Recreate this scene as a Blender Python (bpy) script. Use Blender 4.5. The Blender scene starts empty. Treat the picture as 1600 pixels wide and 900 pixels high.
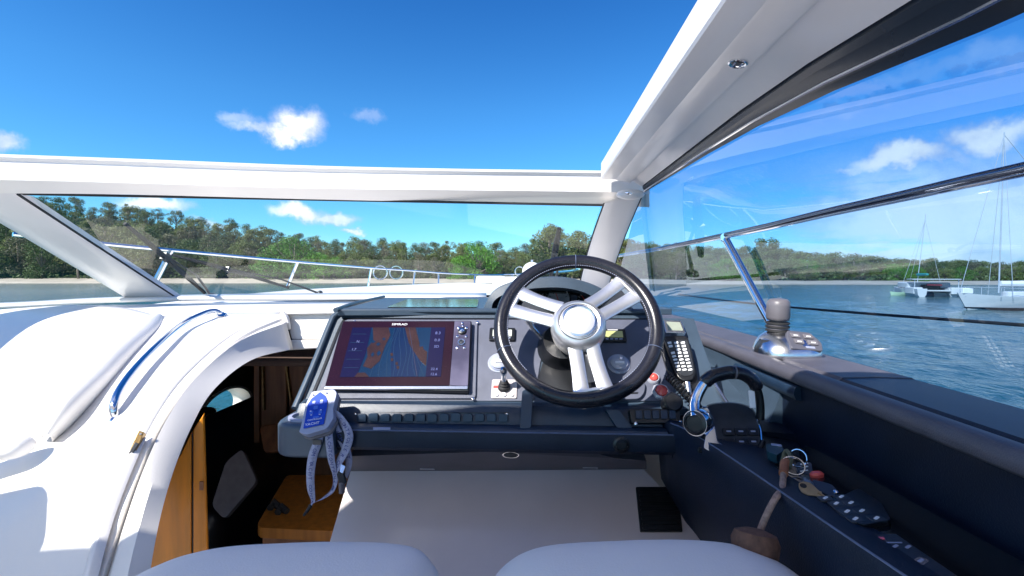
import bpy, math, random
import numpy as np
from mathutils import Vector, Matrix, noise
random.seed(7); R = math.radians
sc = bpy.context.scene
COL = sc.collection
EYE = Vector((0, 0, 2.6))
F = 750.0
# ---------------------------------------------------------------- camera
cd = bpy.data.cameras.new('camera'); cam = bpy.data.objects.new('camera', cd); COL.objects.link(cam)
cd.sensor_width = 36; cd.lens = 36 * F / 1600; cd.clip_start = 0.02; cd.clip_end = 20000
cam.location = EYE
YAW, PITCH = math.atan(35 / F), math.atan(19 / F)
cam.rotation_euler = (R(90) - PITCH, 0, YAW)
sc.camera = cam
CM = cam.rotation_euler.to_matrix()
# ---------------------------------------------------------------- light
SUN = Vector((-0.50, -0.53, 0.685)).normalized()
elev = math.asin(SUN.z); azim = math.atan2(SUN.x, SUN.y)      # clockwise from +Y
sl = bpy.data.lights.new('sun', 'SUN'); sl.energy = 5.0; sl.angle = R(0.5); sl.color = (1, .95, .87)
so = bpy.data.objects.new('sun', sl); COL.objects.link(so)
so.rotation_euler = SUN.to_track_quat('Z', 'Y').to_euler(); so.location = (0, 0, 60)
sc.view_settings.view_transform = 'Standard'; sc.view_settings.look = 'None'
sc.view_settings.exposure = 0.85; sc.view_settings.gamma = 1


def ray(px, py):
    return CM @ Vector(((px - 800) / F, (450 - py) / F, -1))


def Y(px, py, d):
    r = ray(px, py); return EYE + r * (d / r.y)


def X(px, py, x):
    r = ray(px, py); return EYE + r * (x / r.x)


def Z(px, py, z):
    r = ray(px, py); return EYE + r * (z / r.z)


def W(x, y, z): return Vector((x, y, z + 2.6))


# ---------------------------------------------------------------- world
def make_world():
    w = bpy.data.worlds.new('World'); sc.world = w; w.use_nodes = True
    nt = w.node_tree; N = nt.nodes; L = nt.links; N.clear()
    out = N.new('ShaderNodeOutputWorld'); bg = N.new('ShaderNodeBackground')
    sky = N.new('ShaderNodeTexSky'); sky.sky_type = 'NISHITA'; sky.sun_disc = False
    sky.sun_elevation = elev; sky.sun_rotation = azim
    sky.air_density = 1.0; sky.dust_density = .35; sky.ozone_density = 3.0
    hs = N.new('ShaderNodeHueSaturation'); hs.inputs['Saturation'].default_value = 1.10; hs.inputs['Value'].default_value = 1.0
    tn = N.new('ShaderNodeMixRGB'); tn.blend_type = 'MULTIPLY'; tn.inputs[0].default_value = 1; tn.inputs[2].default_value = (.66, .95, 1.20, 1)
    L.new(sky.outputs[0], tn.inputs[1]); L.new(tn.outputs[0], hs.inputs['Color'])
    tc = N.new('ShaderNodeTexCoord')
    sz = N.new('ShaderNodeSeparateXYZ'); L.new(tc.outputs['Generated'], sz.inputs[0]); cr_ = N.new('ShaderNodeValToRGB')
    L.new(sz.outputs[2], cr_.inputs[0]); e = cr_.color_ramp.elements
    e[0].position = 0; e[0].color = (.88, 1, 1, 1); e[1].position = .62; e[1].color = (.27, .56, .80, 1)
    for p_, c_ in ((.10, (.80, 1, 1)), (.32, (.70, .90, .94))): q_ = e.new(p_); q_.color = (*c_, 1)
    air = N.new('ShaderNodeMixRGB'); air.blend_type = 'MULTIPLY'; air.inputs[0].default_value = 1
    L.new(hs.outputs[0], air.inputs[1]); L.new(cr_.outputs[0], air.inputs[2]); gn = N.new('ShaderNodeVectorMath'); gn.operation = 'SCALE'; gn.inputs['Scale'].default_value = 1.15
    L.new(air.outputs[0], gn.inputs[0]); air = gn

    def vm(op, a, b=None):
        n = N.new('ShaderNodeVectorMath'); n.operation = op
        for i, s in enumerate((a, b)):
            if s is None: continue
            if hasattr(s, 'is_output'): L.new(s, n.inputs[i])
            else: n.inputs[i].default_value = s
        return n.outputs['Value'] if op in ('DOT_PRODUCT', 'LENGTH') else n.outputs[0]

    def mt(op, a, b=0., c=0.):
        n = N.new('ShaderNodeMath'); n.operation = op
        for i, s in enumerate((a, b, c)):
            if hasattr(s, 'is_output'): L.new(s, n.inputs[i])
            else: n.inputs[i].default_value = s
        return n.outputs[0]

    def ns(vec, scale, detail=5, rough=.6):
        n = N.new('ShaderNodeTexNoise'); n.inputs['Scale'].default_value = scale
        n.inputs['Detail'].default_value = detail; n.inputs['Roughness'].default_value = rough
        L.new(vec, n.inputs['Vector']); return n

    def ramp(v, a, b):
        n = N.new('ShaderNodeMapRange'); n.interpolation_type = 'SMOOTHSTEP'
        L.new(v, n.inputs[0]); n.inputs[1].default_value = a; n.inputs[2].default_value = b
        return n.outputs[0]
    d = vm('NORMALIZE', tc.outputs['Generated'])
    n1 = ns(d, 9, 6); n2 = ns(d, 26, 5)
    off = vm('SCALE', vm('SUBTRACT', n1.outputs['Color'], (.5, .5, .5))); off.node.inputs['Scale'].default_value = .07
    off2 = vm('SCALE', vm('SUBTRACT', n2.outputs['Color'], (.5, .5, .5))); off2.node.inputs['Scale'].default_value = .045
    dw = vm('ADD', vm('ADD', d, off), off2)
    total = None
    for px, py, rx, ry, k in [(464, 192, 44, 30, 1), (452, 206, 50, 20, .95), (418, 202, 50, 13, .55), (385, 187, 30, 12, .3), (573, 184, 30, 12, .3), (0, 228, 34, 20, .75),
                              (470, 330, 42, 16, .95), (515, 338, 45, 12, .8), (545, 357, 24, 7, .8), (245, 314, 55, 14, .9), (330, 342, 30, 8, .5),
                              (1400, 250, 74, 27, 1), (1340, 268, 50, 12, .6), (1540, 212, 84, 34, .95), (1470, 250, 60, 14, .6), (1130, 305, 60, 14, .18),
                              (1090, 270, 40, 12, .15), (1460, 110, 80, 18, .22), (1560, 90, 80, 26, .26), (1330, 165, 70, 14, .14)]:
        c = ray(px, py).normalized(); r = c.cross(Vector((0, 0, 1))).normalized(); u = r.cross(c)
        k2 = 1 / ray(px, py).length
        sx = F / (rx * k2); sy = F / (ry * k2)
        rel = vm('SUBTRACT', dw, tuple(c))
        a = vm('DOT_PRODUCT', rel, tuple(r * sx)); b = vm('DOT_PRODUCT', rel, tuple(u * sy))
        q = mt('SQRT', mt('ADD', mt('MULTIPLY', a, a), mt('MULTIPLY', b, b)))
        m = mt('MULTIPLY', ramp(mt('SUBTRACT', 1.18, q), 0., .92), k)
        fr = mt('GREATER_THAN', vm('DOT_PRODUCT', d, tuple(c)), 0)
        m = mt('MULTIPLY', m, fr)
        total = m if total is None else mt('MAXIMUM', total, m)
    sp = N.new('ShaderNodeSeparateXYZ'); L.new(d, sp.inputs[0])
    st = vm('MULTIPLY', d, (1., 1., 5.5))
    n3 = ns(st, 3.2, 8, .62)
    band = mt('MULTIPLY', ramp(sp.outputs[2], .26, .10), ramp(sp.outputs[0], .30, .62))
    strat = mt('MULTIPLY', ramp(mt('ADD', n3.outputs[0], mt('MULTIPLY', band, .12)), .43, .62), mt('MULTIPLY', band, .75))
    total = mt('MAXIMUM', total, strat)
    # unseen clouds behind the camera, thickened to whiten the fill light
    n4 = ns(vm('MULTIPLY', d, (1, 1, 2.2)), 2.6, 7, .6)
    back = mt('MULTIPLY', ramp(sp.outputs[1], .1, -.35), ramp(n4.outputs[0], .48, .62))
    total = mt('MAXIMUM', total, mt('MULTIPLY', back, .8))
    mix = N.new('ShaderNodeMixRGB'); L.new(total, mix.inputs[0]); L.new(air.outputs[0], mix.inputs[1])
    sh = N.new('ShaderNodeMixRGB'); sh.inputs[1].default_value = (3.9, 4.6, 6.8, 1); sh.inputs[2].default_value = (8.6, 8.6, 8.8, 1)
    L.new(ramp(mt('ADD', n1.outputs[0], mt('MULTIPLY', total, .25)), .45, .80), sh.inputs[0]); L.new(sh.outputs[0], mix.inputs[2])
    L.new(mix.outputs[0], bg.inputs[0]); bg.inputs[1].default_value = 0.09
    L.new(bg.outputs[0], out.inputs[0])


make_world()


# ---------------------------------------------------------------- materials
def mat(name, col, rough=.5, metal=0., nz=0, amt=.15, bs=0, bump=.1, coat=0., col2=None, stretch=None, spec=.5, emis=None, rn=0.):
    m = bpy.data.materials.new(name); m.use_nodes = True
    nt = m.node_tree; N = nt.nodes; L = nt.links; p = N['Principled BSDF']
    p.inputs['Base Color'].default_value = (*col, 1); p.inputs['Roughness'].default_value = rough
    p.inputs['Metallic'].default_value = metal; p.inputs['Coat Weight'].default_value = coat
    p.inputs['Coat Roughness'].default_value = .08
    p.inputs['Specular IOR Level'].default_value = spec
    tc = N.new('ShaderNodeTexCoord'); v = tc.outputs['Object']
    if stretch:
        mp = N.new('ShaderNodeMapping'); mp.inputs['Scale'].default_value = stretch; L.new(v, mp.inputs[0]); v = mp.outputs[0]
    if nz:
        n = N.new('ShaderNodeTexNoise'); n.inputs['Scale'].default_value = nz; n.inputs['Detail'].default_value = 6; L.new(v, n.inputs[0])
        r = N.new('ShaderNodeValToRGB'); c2 = col2 or tuple(c * (1 - amt) for c in col)
        r.color_ramp.elements[0].position = .35; r.color_ramp.elements[1].position = .65
        r.color_ramp.elements[0].color = (*c2, 1); r.color_ramp.elements[1].color = (*col, 1)
        L.new(n.outputs[0], r.inputs[0]); L.new(r.outputs[0], p.inputs['Base Color'])
        if rn:
            mr = N.new('ShaderNodeMapRange'); mr.inputs[3].default_value = max(.02, rough - rn); mr.inputs[4].default_value = rough + rn
            L.new(n.outputs[0], mr.inputs[0]); L.new(mr.outputs[0], p.inputs['Roughness'])
    if bs:
        n = N.new('ShaderNodeTexNoise'); n.inputs['Scale'].default_value = bs; n.inputs['Detail'].default_value = 4; L.new(v, n.inputs[0])
        b = N.new('ShaderNodeBump'); b.inputs['Strength'].default_value = bump; b.inputs['Distance'].default_value = .002
        L.new(n.outputs[0], b.inputs['Height']); L.new(b.outputs[0], p.inputs['Normal'])
    if emis:
        p.inputs['Emission Color'].default_value = (*emis[0], 1); p.inputs['Emission Strength'].default_value = emis[1]
    return m


def glassmat(name, tint=(.95, .98, .97), ior=1.5, refl=1.):
    m = bpy.data.materials.new(name); m.use_nodes = True
    nt = m.node_tree; N = nt.nodes; L = nt.links; N.clear()
    o = N.new('ShaderNodeOutputMaterial'); mx = N.new('ShaderNodeMixShader'); lw = N.new('ShaderNodeLayerWeight')
    lw.inputs['Blend'].default_value = .5                       # facing = 1 - |cos|: Schlick's curve for both sides of a thin pane
    pw = N.new('ShaderNodeMath'); pw.operation = 'POWER'; pw.inputs[1].default_value = 5; L.new(lw.outputs['Facing'], pw.inputs[0])
    f0 = ((ior - 1) / (ior + 1)) ** 2 * refl
    fr = N.new('ShaderNodeMath'); fr.operation = 'MULTIPLY_ADD'; fr.inputs[1].default_value = 1 - f0; fr.inputs[2].default_value = f0; L.new(pw.outputs[0], fr.inputs[0])
    t = N.new('ShaderNodeBsdfTransparent'); t.inputs[0].default_value = (*tint, 1)
    g = N.new('ShaderNodeBsdfGlossy'); g.inputs['Roughness'].default_value = .0; g.inputs[0].default_value = (1, 1, 1, 1)
    L.new(fr.outputs[0], mx.inputs[0]); L.new(t.outputs[0], mx.inputs[1]); L.new(g.outputs[0], mx.inputs[2]); L.new(mx.outputs[0], o.inputs[0])
    return m


MT = dict(
    gel=mat('white_gelcoat', (.82, .79, .755), .38, nz=3, amt=.04, bs=260, bump=.10, coat=.12),
    gelin=mat('white_liner', (.74, .72, .72), .35, nz=6, amt=.04, bs=220, bump=.08),
    satin=mat('roof_liner', (.80, .77, .77), .3, nz=4, amt=.05, bs=120, bump=.04, coat=.3),
    vinyl=mat('white_vinyl', (.80, .79, .77), .42, nz=8, amt=.04, bs=900, bump=.25),
    seat=mat('seat_leather', (.82, .79, .76), .6, nz=7, amt=.05, bs=420, bump=.25),
    footw=mat('footwell_laminate', (.66, .60, .60), .28, nz=5, amt=.10, bs=40, bump=.05, coat=.4),
    navy=mat('navy_leather', (.007, .014, .032), .45, nz=14, amt=.3, bs=500, bump=.35, spec=.3),
    navyp=mat('navy_moulding', (.014, .032, .065), .35, nz=20, amt=.25, bs=800, bump=.2),
    silln=mat('sill_navy', (.014, .024, .048), .40, nz=20, amt=.2, bs=600, bump=.3, spec=.3),
    frame=mat('slate_moulding', (.045, .072, .108), .4, nz=18, amt=.2, bs=900, bump=.25),
    dash=mat('dash_plate_grey', (.10, .11, .155), .42, nz=25, amt=.18, bs=1200, bump=.3),
    pad=mat('sill_leather_grey', (.085, .083, .105), .5, nz=20, amt=.2, bs=600, bump=.4),
    black=mat('black_plastic', (.010, .011, .014), .30, nz=30, amt=.3, bs=700, bump=.15),
    gloss=mat('gloss_black', (.008, .009, .012), .08, nz=5, amt=.2, coat=.6),
    rub=mat('black_rubber', (.02, .02, .022), .65, nz=30, amt=.3, bs=300, bump=.2),
    wrim=mat('wheel_leather', (.014, .014, .020), .24, nz=30, amt=.2, bs=1400, bump=.10, rn=.03),
    chrome=mat('polished_steel', (.82, .82, .84), .07, 1., nz=12, amt=.06, rn=.03),
    brush=mat('satin_steel', (.80, .80, .82), .24, 1., nz=30, amt=.08, bs=400, bump=.05),
    spoke=mat('spoke_alloy', (.85, .84, .84), .34, .9, nz=30, amt=.06, bs=400, bump=.05),
    knob=mat('grey_knob', (.14, .132, .15), .38, nz=30, amt=.15, bs=500, bump=.1),
    brass=mat('brass', (.45, .30, .13), .3, 1., nz=60, amt=.4),
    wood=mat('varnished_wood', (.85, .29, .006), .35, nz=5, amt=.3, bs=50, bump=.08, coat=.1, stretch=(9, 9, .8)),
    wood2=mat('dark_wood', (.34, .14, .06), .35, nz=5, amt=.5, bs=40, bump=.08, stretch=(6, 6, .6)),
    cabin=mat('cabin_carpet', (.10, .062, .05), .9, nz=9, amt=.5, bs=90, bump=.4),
    greyc=mat('grey_cloth', (.16, .15, .17), .8, nz=30, amt=.2, bs=500, bump=.4),
    ltgrey=mat('remote_case', (.30, .33, .46), .4, nz=30, amt=.08, bs=900, bump=.1),
    blue=mat('remote_blue', (.008, .06, .50), .55, nz=60, amt=.25, spec=.2),
    lany=mat('lanyard_weave', (.40, .42, .58), .75, nz=200, amt=.25, bs=1500, bump=.5),
    ink=mat('blue_ink', (.02, .035, .22), .6, nz=50, amt=.2),
    white=mat('white_print', (.8, .8, .82), .5, nz=50, amt=.05),
    lcd=mat('lcd_olive', (.42, .44, .20), .25, nz=60, amt=.1, emis=((.5, .5, .2), .05)),
    lcdg=mat('lcd_grey', (.30, .33, .27), .2, nz=60, amt=.1),
    lcdw=mat('lcd_white', (.62, .66, .58), .2, nz=60, amt=.1),
    red=mat('red_lens', (.75, .10, .08), .15, nz=40, amt=.2, coat=.5),
    clear=mat('gauge_clear', (.42, .44, .52), .12, nz=20, amt=.3, coat=.6),
    smokec=mat('throttle_face', (.03, .034, .042), .3, nz=50, amt=.3, bs=900, bump=.15),
    bez=mat('plotter_glass', (.020, .006, .012), .10, nz=6, amt=.2, spec=.35),
    sea=mat('chart_sea', (.0025, .016, .045), .15, nz=9, amt=.35, emis=((.01, .07, .22), .12)),
    sea2=mat('chart_deep_sea', (.002, .009, .034), .15, nz=9, amt=.3, emis=((.01, .04, .16), .18)),
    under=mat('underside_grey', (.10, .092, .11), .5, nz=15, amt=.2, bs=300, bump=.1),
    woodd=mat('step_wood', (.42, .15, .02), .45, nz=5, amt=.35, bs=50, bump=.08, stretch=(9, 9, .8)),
    barm=mat('bar_steel', (.16, .19, .26), .12, 1., nz=12, amt=.1, rn=.03),
    land=mat('chart_land', (.030, .014, .014), .15, nz=22, amt=.5, emis=((.2, .08, .05), .07)),
    side=mat('chart_sidebar', (.005, .003, .020), .15, nz=6, amt=.3, emis=((.02, .015, .13), .15)),
    cork=mat('cork_float', (.17, .08, .05), .8, nz=90, amt=.5, bs=200, bump=.5),
    rope=mat('rope_pink', (.38, .25, .20), .8, nz=160, amt=.4, bs=400, bump=.6),
    gold=mat('key_brass', (.60, .45, .27), .35, .9, nz=60, amt=.2),
    teal=mat('teal_fob', (.008, .045, .065), .4, nz=40, amt=.2),
    whitehull=mat('boat_white', (.55, .56, .57), .5, nz=2, amt=.05),
    bluec=mat('teal_canvas', (.02, .25, .24), .7, nz=9, amt=.2),
    sand=mat('sand', (.40, .355, .30), .9, nz=.25, amt=.2, bs=1.5, bump=.5),
    mast=mat('mast_alloy', (.62, .64, .68), .4, .4, nz=3, amt=.1),
    piping=mat('stitching', (.10, .13, .22), .6, nz=80, amt=.2),
    glassf=glassmat('windscreen_glass', (.93, .975, .95)),
    glasss=glassmat('side_window_glass', (.46, .62, .78), 1.55, 1.6),
)


# ---------------------------------------------------------------- mesh builder
MW = {}


class G:
    def __init__(s): s.v = []; s.f = []

    def add(s, vs, fs, M=None):
        b = len(s.v); s.v += [(M @ Vector(v)) if M else Vector(v) for v in vs]; s.f += [tuple(i + b for i in f) for f in fs]; return s

    def box(s, c, h, M=None):
        x, y, z = h; c = Vector(c)
        vs = [c + Vector((i * x, j * y, k * z)) for i in (-1, 1) for j in (-1, 1) for k in (-1, 1)]
        return s.add(vs, [(0, 1, 3, 2), (4, 6, 7, 5), (0, 4, 5, 1), (2, 3, 7, 6), (0, 2, 6, 4), (1, 5, 7, 3)], M)

    def prism(s, poly, z0, z1, M=None):
        n = len(poly)
        vs = [(p[0], p[1], z0) for p in poly] + [(p[0], p[1], z1) for p in poly]
        fs = [tuple(range(n))[::-1], tuple(range(n, 2 * n))] + [(i, (i + 1) % n, n + (i + 1) % n, n + i) for i in range(n)]
        return s.add(vs, fs, M)

    def hull2(s, a, b):           # ring a to ring b of world points, capped
        n = len(a); vs = list(a) + list(b)
        return s.add(vs, [tuple(range(n))[::-1], tuple(range(n, 2 * n))] + [(i, (i + 1) % n, n + (i + 1) % n, n + i) for i in range(n)])

    def lathe(s, prof, n=24, M=None, sx=1, sy=1, cap=True):
        vs = []; fs = []
        for r, z in prof:
            for k in range(n):
                a = 2 * math.pi * k / n; vs.append((r * sx * math.cos(a), r * sy * math.sin(a), z))
        for j in range(len(prof) - 1):
            for k in range(n):
                fs.append((j * n + k, j * n + (k + 1) % n, (j + 1) * n + (k + 1) % n, (j + 1) * n + k))
        if cap:
            fs.append(tuple(range(n))[::-1]); fs.append(tuple((len(prof) - 1) * n + k for k in range(n)))
        return s.add(vs, fs, M)

    def loft(s, rows, closed=False, cap=False):
        n = len(rows[0]); vs = [p for r in rows for p in r]; fs = []
        for j in range(len(rows) - 1):
            for k in range(n if closed else n - 1):
                fs.append((j * n + k, j * n + (k + 1) % n, (j + 1) * n + (k + 1) % n, (j + 1) * n + k))
        if cap: fs.append(tuple(range(n))[::-1]); fs.append(tuple((len(rows) - 1) * n + k for k in range(n)))
        return s.add(vs, fs)

    def tube(s, pts, r, n=10, flat=1., up=None):
        pts = [Vector(p) for p in pts]; rows = []
        rr = r if isinstance(r, (list, tuple)) else [r] * len(pts)
        N_ = None
        for i, p in enumerate(pts):
            t = (pts[min(i + 1, len(pts) - 1)] - pts[max(i - 1, 0)]).normalized()
            if N_ is None:
                a = Vector(up) if up else (Vector((0, 0, 1)) if abs(t.z) < .9 else Vector((1, 0, 0)))
                N_ = (a - t * a.dot(t)).normalized()
            else: N_ = (N_ - t * N_.dot(t)).normalized()
            b = t.cross(N_)
            rows.append([p + (N_ * math.cos(q) * flat + b * math.sin(q)) * rr[i] for q in [2 * math.pi * k / n for k in range(n)]])
        return s.loft(rows, True, True)

    def ring(s, R_, r, M, n=48, m=10, sy=1.):
        vs = []; fs = []
        for i in range(n):
            a = 2 * math.pi * i / n
            for j in range(m):
                b = 2 * math.pi * j / m; q = R_ + r * math.cos(b)
                vs.append((q * math.cos(a), q * math.sin(a) * sy, r * math.sin(b)))
                fs.append((i * m + j, ((i + 1) % n) * m + j, ((i + 1) % n) * m + (j + 1) % m, i * m + (j + 1) % m))
        return s.add(vs, fs, M)

    def build(s, name, m, parent=None, loc=None, ang=35, bev=0, seg=2, sub=0, solid=0, lab=None, kind=None, off=-1):
        me = bpy.data.meshes.new(name)
        base = Vector(loc) if loc is not None else Vector((0, 0, 0))
        if parent is not None: base = MW[parent.name]
        me.from_pydata([tuple(v - base) for v in s.v], [], s.f)
        import bmesh
        bm = bmesh.new(); bm.from_mesh(me); bmesh.ops.recalc_face_normals(bm, faces=bm.faces); bm.to_mesh(me); bm.free()
        me.materials.append(MT[m] if isinstance(m, str) else m)
        me.polygons.foreach_set('use_smooth', [ang > 0] * len(me.polygons))
        if ang > 0 and ang < 180 and not bev: me.set_sharp_from_angle(angle=R(ang))
        o = bpy.data.objects.new(name, me); COL.objects.link(o); MW[o.name] = base
        if parent is not None: o.parent = parent
        else: o.location = base
        if solid:
            q = o.modifiers.new('s', 'SOLIDIFY'); q.thickness = solid; q.offset = off
        if bev:
            q = o.modifiers.new('b', 'BEVEL'); q.width = bev; q.segments = seg; q.limit_method = 'ANGLE'; q.angle_limit = R(30); q.harden_normals = True
        if sub:
            q = o.modifiers.new('u', 'SUBSURF'); q.levels = sub; q.render_levels = sub
        if lab: o['label'] = lab
        if kind: o['kind'] = kind
        return o


def thing(name, label, cat, loc, group=None):
    o = bpy.data.objects.new(name, None); COL.objects.link(o); o.location = loc; o.empty_display_size = .05
    MW[o.name] = Vector(loc); o['label'] = label; o['category'] = cat
    if group: o['group'] = group
    return o


def tag(o, label, cat, group=None):
    o['label'] = label; o['category'] = cat
    if group: o['group'] = group
    return o


def text(s, name, body, size, M, m, parent, th=.0004, sx=1., align='CENTER'):
    cu = bpy.data.curves.new(name, 'FONT'); cu.body = body; cu.size = size; cu.extrude = th / 2
    cu.align_x = align; cu.align_y = 'CENTER'; cu.resolution_u = 2
    t = bpy.data.objects.new('tmp', cu); COL.objects.link(t)
    dg = bpy.context.evaluated_depsgraph_get(); me = bpy.data.meshes.new_from_object(t.evaluated_get(dg))
    bpy.data.objects.remove(t); bpy.data.curves.remove(cu)
    g = G(); g.add([(v.co.x * sx, v.co.y, v.co.z) for v in me.vertices], [tuple(p.vertices) for p in me.polygons], M)
    bpy.data.meshes.remove(me)
    return g.build(name, m, parent, ang=0)


class Plane:
    def __init__(s, o, n, up):
        s.o = Vector(o); s.n = Vector(n).normalized(); u = Vector(up); s.v = (u - s.n * u.dot(s.n)).normalized(); s.u = s.v.cross(s.n)

    def p(s, px, py, h=0):
        r = ray(px, py); t = (s.o - EYE).dot(s.n) / r.dot(s.n); return EYE + r * t + s.n * h

    def m(s, px, py, h=0, rot=0):
        q = s.p(px, py, h); M = Matrix((s.u, s.v, s.n)).transposed().to_4x4(); M.translation = q
        return M @ Matrix.Rotation(rot, 4, 'Z')

    def uv(s, px, py, M):
        q = M.inverted() @ s.p(px, py); return (q.x, q.y)

    def slab(s, g, poly, h0, h1):
        return g.hull2([s.p(*q, h0) for q in poly], [s.p(*q, h1) for q in poly])


def rpoly(pts, r, k=4):           # round the corners of a 2D polygon
    out = []; n = len(pts)
    for i in range(n):
        p = Vector(pts[i]); a = Vector(pts[i - 1]); b = Vector(pts[(i + 1) % n])
        ri = r[i] if isinstance(r, (list, tuple)) else r
        ua = (a - p); ub = (b - p); ri = min(ri, ua.length * .48, ub.length * .48)
        A = p + ua.normalized() * ri; B = p + ub.normalized() * ri
        for j in range(k + 1):
            t = j / k; out.append(tuple(A * (1 - t) ** 2 + p * 2 * t * (1 - t) + B * t * t))
    return out


def rrect(w, h, r, k=4): return rpoly([(-w / 2, -h / 2), (w / 2, -h / 2), (w / 2, h / 2), (-w / 2, h / 2)], r, k)


def cr(pts, k=6, closed=False):   # Catmull-Rom through points (any dimension)
    P = [Vector(p) for p in pts]; n = len(P); out = []
    rng = n if closed else n - 1
    for i in range(rng):
        if closed: p0, p1, p2, p3 = P[i - 1], P[i], P[(i + 1) % n], P[(i + 2) % n]
        else:
            p1, p2 = P[i], P[i + 1]; p0 = P[i - 1] if i else p1 * 2 - p2; p3 = P[i + 2] if i + 2 < n else p2 * 2 - p1
        for j in range(k):
            t = j / k
            out.append(.5 * ((2 * p1) + (p2 - p0) * t + (2 * p0 - 5 * p1 + 4 * p2 - p3) * t * t + (3 * p1 - p0 - 3 * p2 + p3) * t ** 3))
    if not closed: out.append(P[-1])
    return out


def patch(rows, ku=5, kv=4):      # smooth surface through a grid of (px, py, depth)
    R1 = [cr([Y(*p) for p in r], ku) for r in rows]
    cols = [cr([r[i] for r in R1], kv) for i in range(len(R1[0]))]
    return [[c[j] for c in cols] for j in range(len(cols[0]))]


def frm(loc, zdir, xdir=(1, 0, 0)):
    z = Vector(zdir).normalized(); x = Vector(xdir); x = (x - z * x.dot(z)).normalized(); y = z.cross(x)
    M = Matrix((x, y, z)).transposed().to_4x4(); M.translation = Vector(loc); return M

# ================================================================ SETTING: water, land, trees
def water_mat():
    m = bpy.data.materials.new('sea_water'); m.use_nodes = True; nt = m.node_tree; N = nt.nodes; L = nt.links
    p = N['Principled BSDF']; p.inputs['Roughness'].default_value = .12; p.inputs['IOR'].default_value = 1.33
    tc = N.new('ShaderNodeTexCoord')
    n = N.new('ShaderNodeTexNoise'); n.inputs['Scale'].default_value = .02; n.inputs['Detail'].default_value = 4; L.new(tc.outputs['Object'], n.inputs[0])
    r = N.new('ShaderNodeValToRGB'); r.color_ramp.elements[0].color = (.009, .064, .080, 1); r.color_ramp.elements[1].color = (.016, .098, .112, 1)
    L.new(n.outputs[0], r.inputs[0]); L.new(r.outputs[0], p.inputs['Base Color'])
    h = None
    for s, a, st in ((1.3, 1.0, (1, .45, 1)), (4.5, .35, (1, .5, 1)), (15, .1, (1, .7, 1))):
        mp = N.new('ShaderNodeMapping'); mp.inputs['Scale'].default_value = st; mp.inputs['Rotation'].default_value = (0, 0, R(52)); L.new(tc.outputs['Object'], mp.inputs[0])
        k = N.new('ShaderNodeTexNoise'); k.inputs['Scale'].default_value = s; k.inputs['Detail'].default_value = 3; L.new(mp.outputs[0], k.inputs[0])
        q = N.new('ShaderNodeMath'); q.operation = 'MULTIPLY_ADD'; q.inputs[1].default_value = a; L.new(k.outputs[0], q.inputs[0])
        if h: L.new(h, q.inputs[2])
        else: q.inputs[2].default_value = 0
        h = q.outputs[0]
    b = N.new('ShaderNodeBump'); b.inputs['Strength'].default_value = .8; b.inputs['Distance'].default_value = .17
    L.new(h, b.inputs['Height']); L.new(b.outputs[0], p.inputs['Normal'])
    return m


def build_water():
    rs = list(np.geomspace(1.0, 60, 190)) + list(np.geomspace(62, 12000, 60)); na = 560
    vs = []; fs = []
    for r in rs:
        for k in range(na):
            a = 2 * math.pi * k / na; x, y = r * math.sin(a), r * math.cos(a)
            z = 0
            if r < 160:
                w = min(1, (160 - r) / 100)
                z = w * (.09 * noise.noise(Vector((x * .35 + y * .2, y * .5 - x * .3, 0))) + .055 * noise.noise(Vector((x * 1.1 + y * .5, y * .7 - x * .9, 3)))
                         + .035 * noise.noise(Vector((x * 2.6, y * 2.1 - x * 1.8, 5))))
            vs.append((x, y, z))
    for j in range(len(rs) - 1):
        for k in range(na):
            a = j * na + k; b = j * na + (k + 1) % na; fs.append((a, b, b + na, a + na))
    c = len(vs); vs.append((0, 0, 0)); fs += [(c, (k + 1) % na, k) for k in range(na)]
    me = bpy.data.meshes.new('water'); me.from_pydata(vs, [], fs); me.materials.append(water_mat())
    me.polygons.foreach_set('use_smooth', [True] * len(me.polygons))
    o = bpy.data.objects.new('water', me); COL.objects.link(o); o['kind'] = 'structure'


build_water()

SIL = [(-500, 300), (-100, 296), (50, 300), (150, 306), (240, 314), (300, 332), (400, 346), (470, 358), (520, 368), (560, 364), (600, 370), (650, 374), (700, 372), (740, 374), (800, 382), (830, 372),
       (850, 356), (890, 360), (940, 366), (1000, 374), (1080, 380), (1150, 386), (1200, 380), (1250, 390), (1300, 393), (1350, 397), (1400, 402), (1500, 406), (1600, 409), (2200, 412)]


def sil(px): return float(np.interp(px, [a for a, b in SIL], [b for a, b in SIL]))


def shore(az_px):   # distance of the waterline, by bearing
    return float(np.interp(az_px, [-500, 0, 400, 800, 1100, 1600, 2200], [150, 158, 166, 172, 150, 146, 150]))


def crest(px): return float(np.interp(px, [-500, 1000, 1100, 2200], [1.9, 1.9, 1.3, 1.1]))


def bpx(x, y):      # bearing of a ground point, expressed on the same scale
    c = CM.transposed() @ Vector((x, y, -1.0))
    return 800 + F * c.x / max(.05 * abs(c.z) + .001, -c.z)


def ground_z(px, D):
    s = shore(px); t = D - s
    if t < 0: return t * .12
    c = crest(px)
    if t < 14: return c * .8 * math.sin(t / 14 * math.pi / 2)
    top = 2.6 + (431 - sil(px)) / F * (s + 95)
    hill = max(c, top - 11.0)
    q = min(1, (t - 14) / 80); q = q * q * (3 - 2 * q)
    return c * .8 + (hill - c * .8) * q


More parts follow.
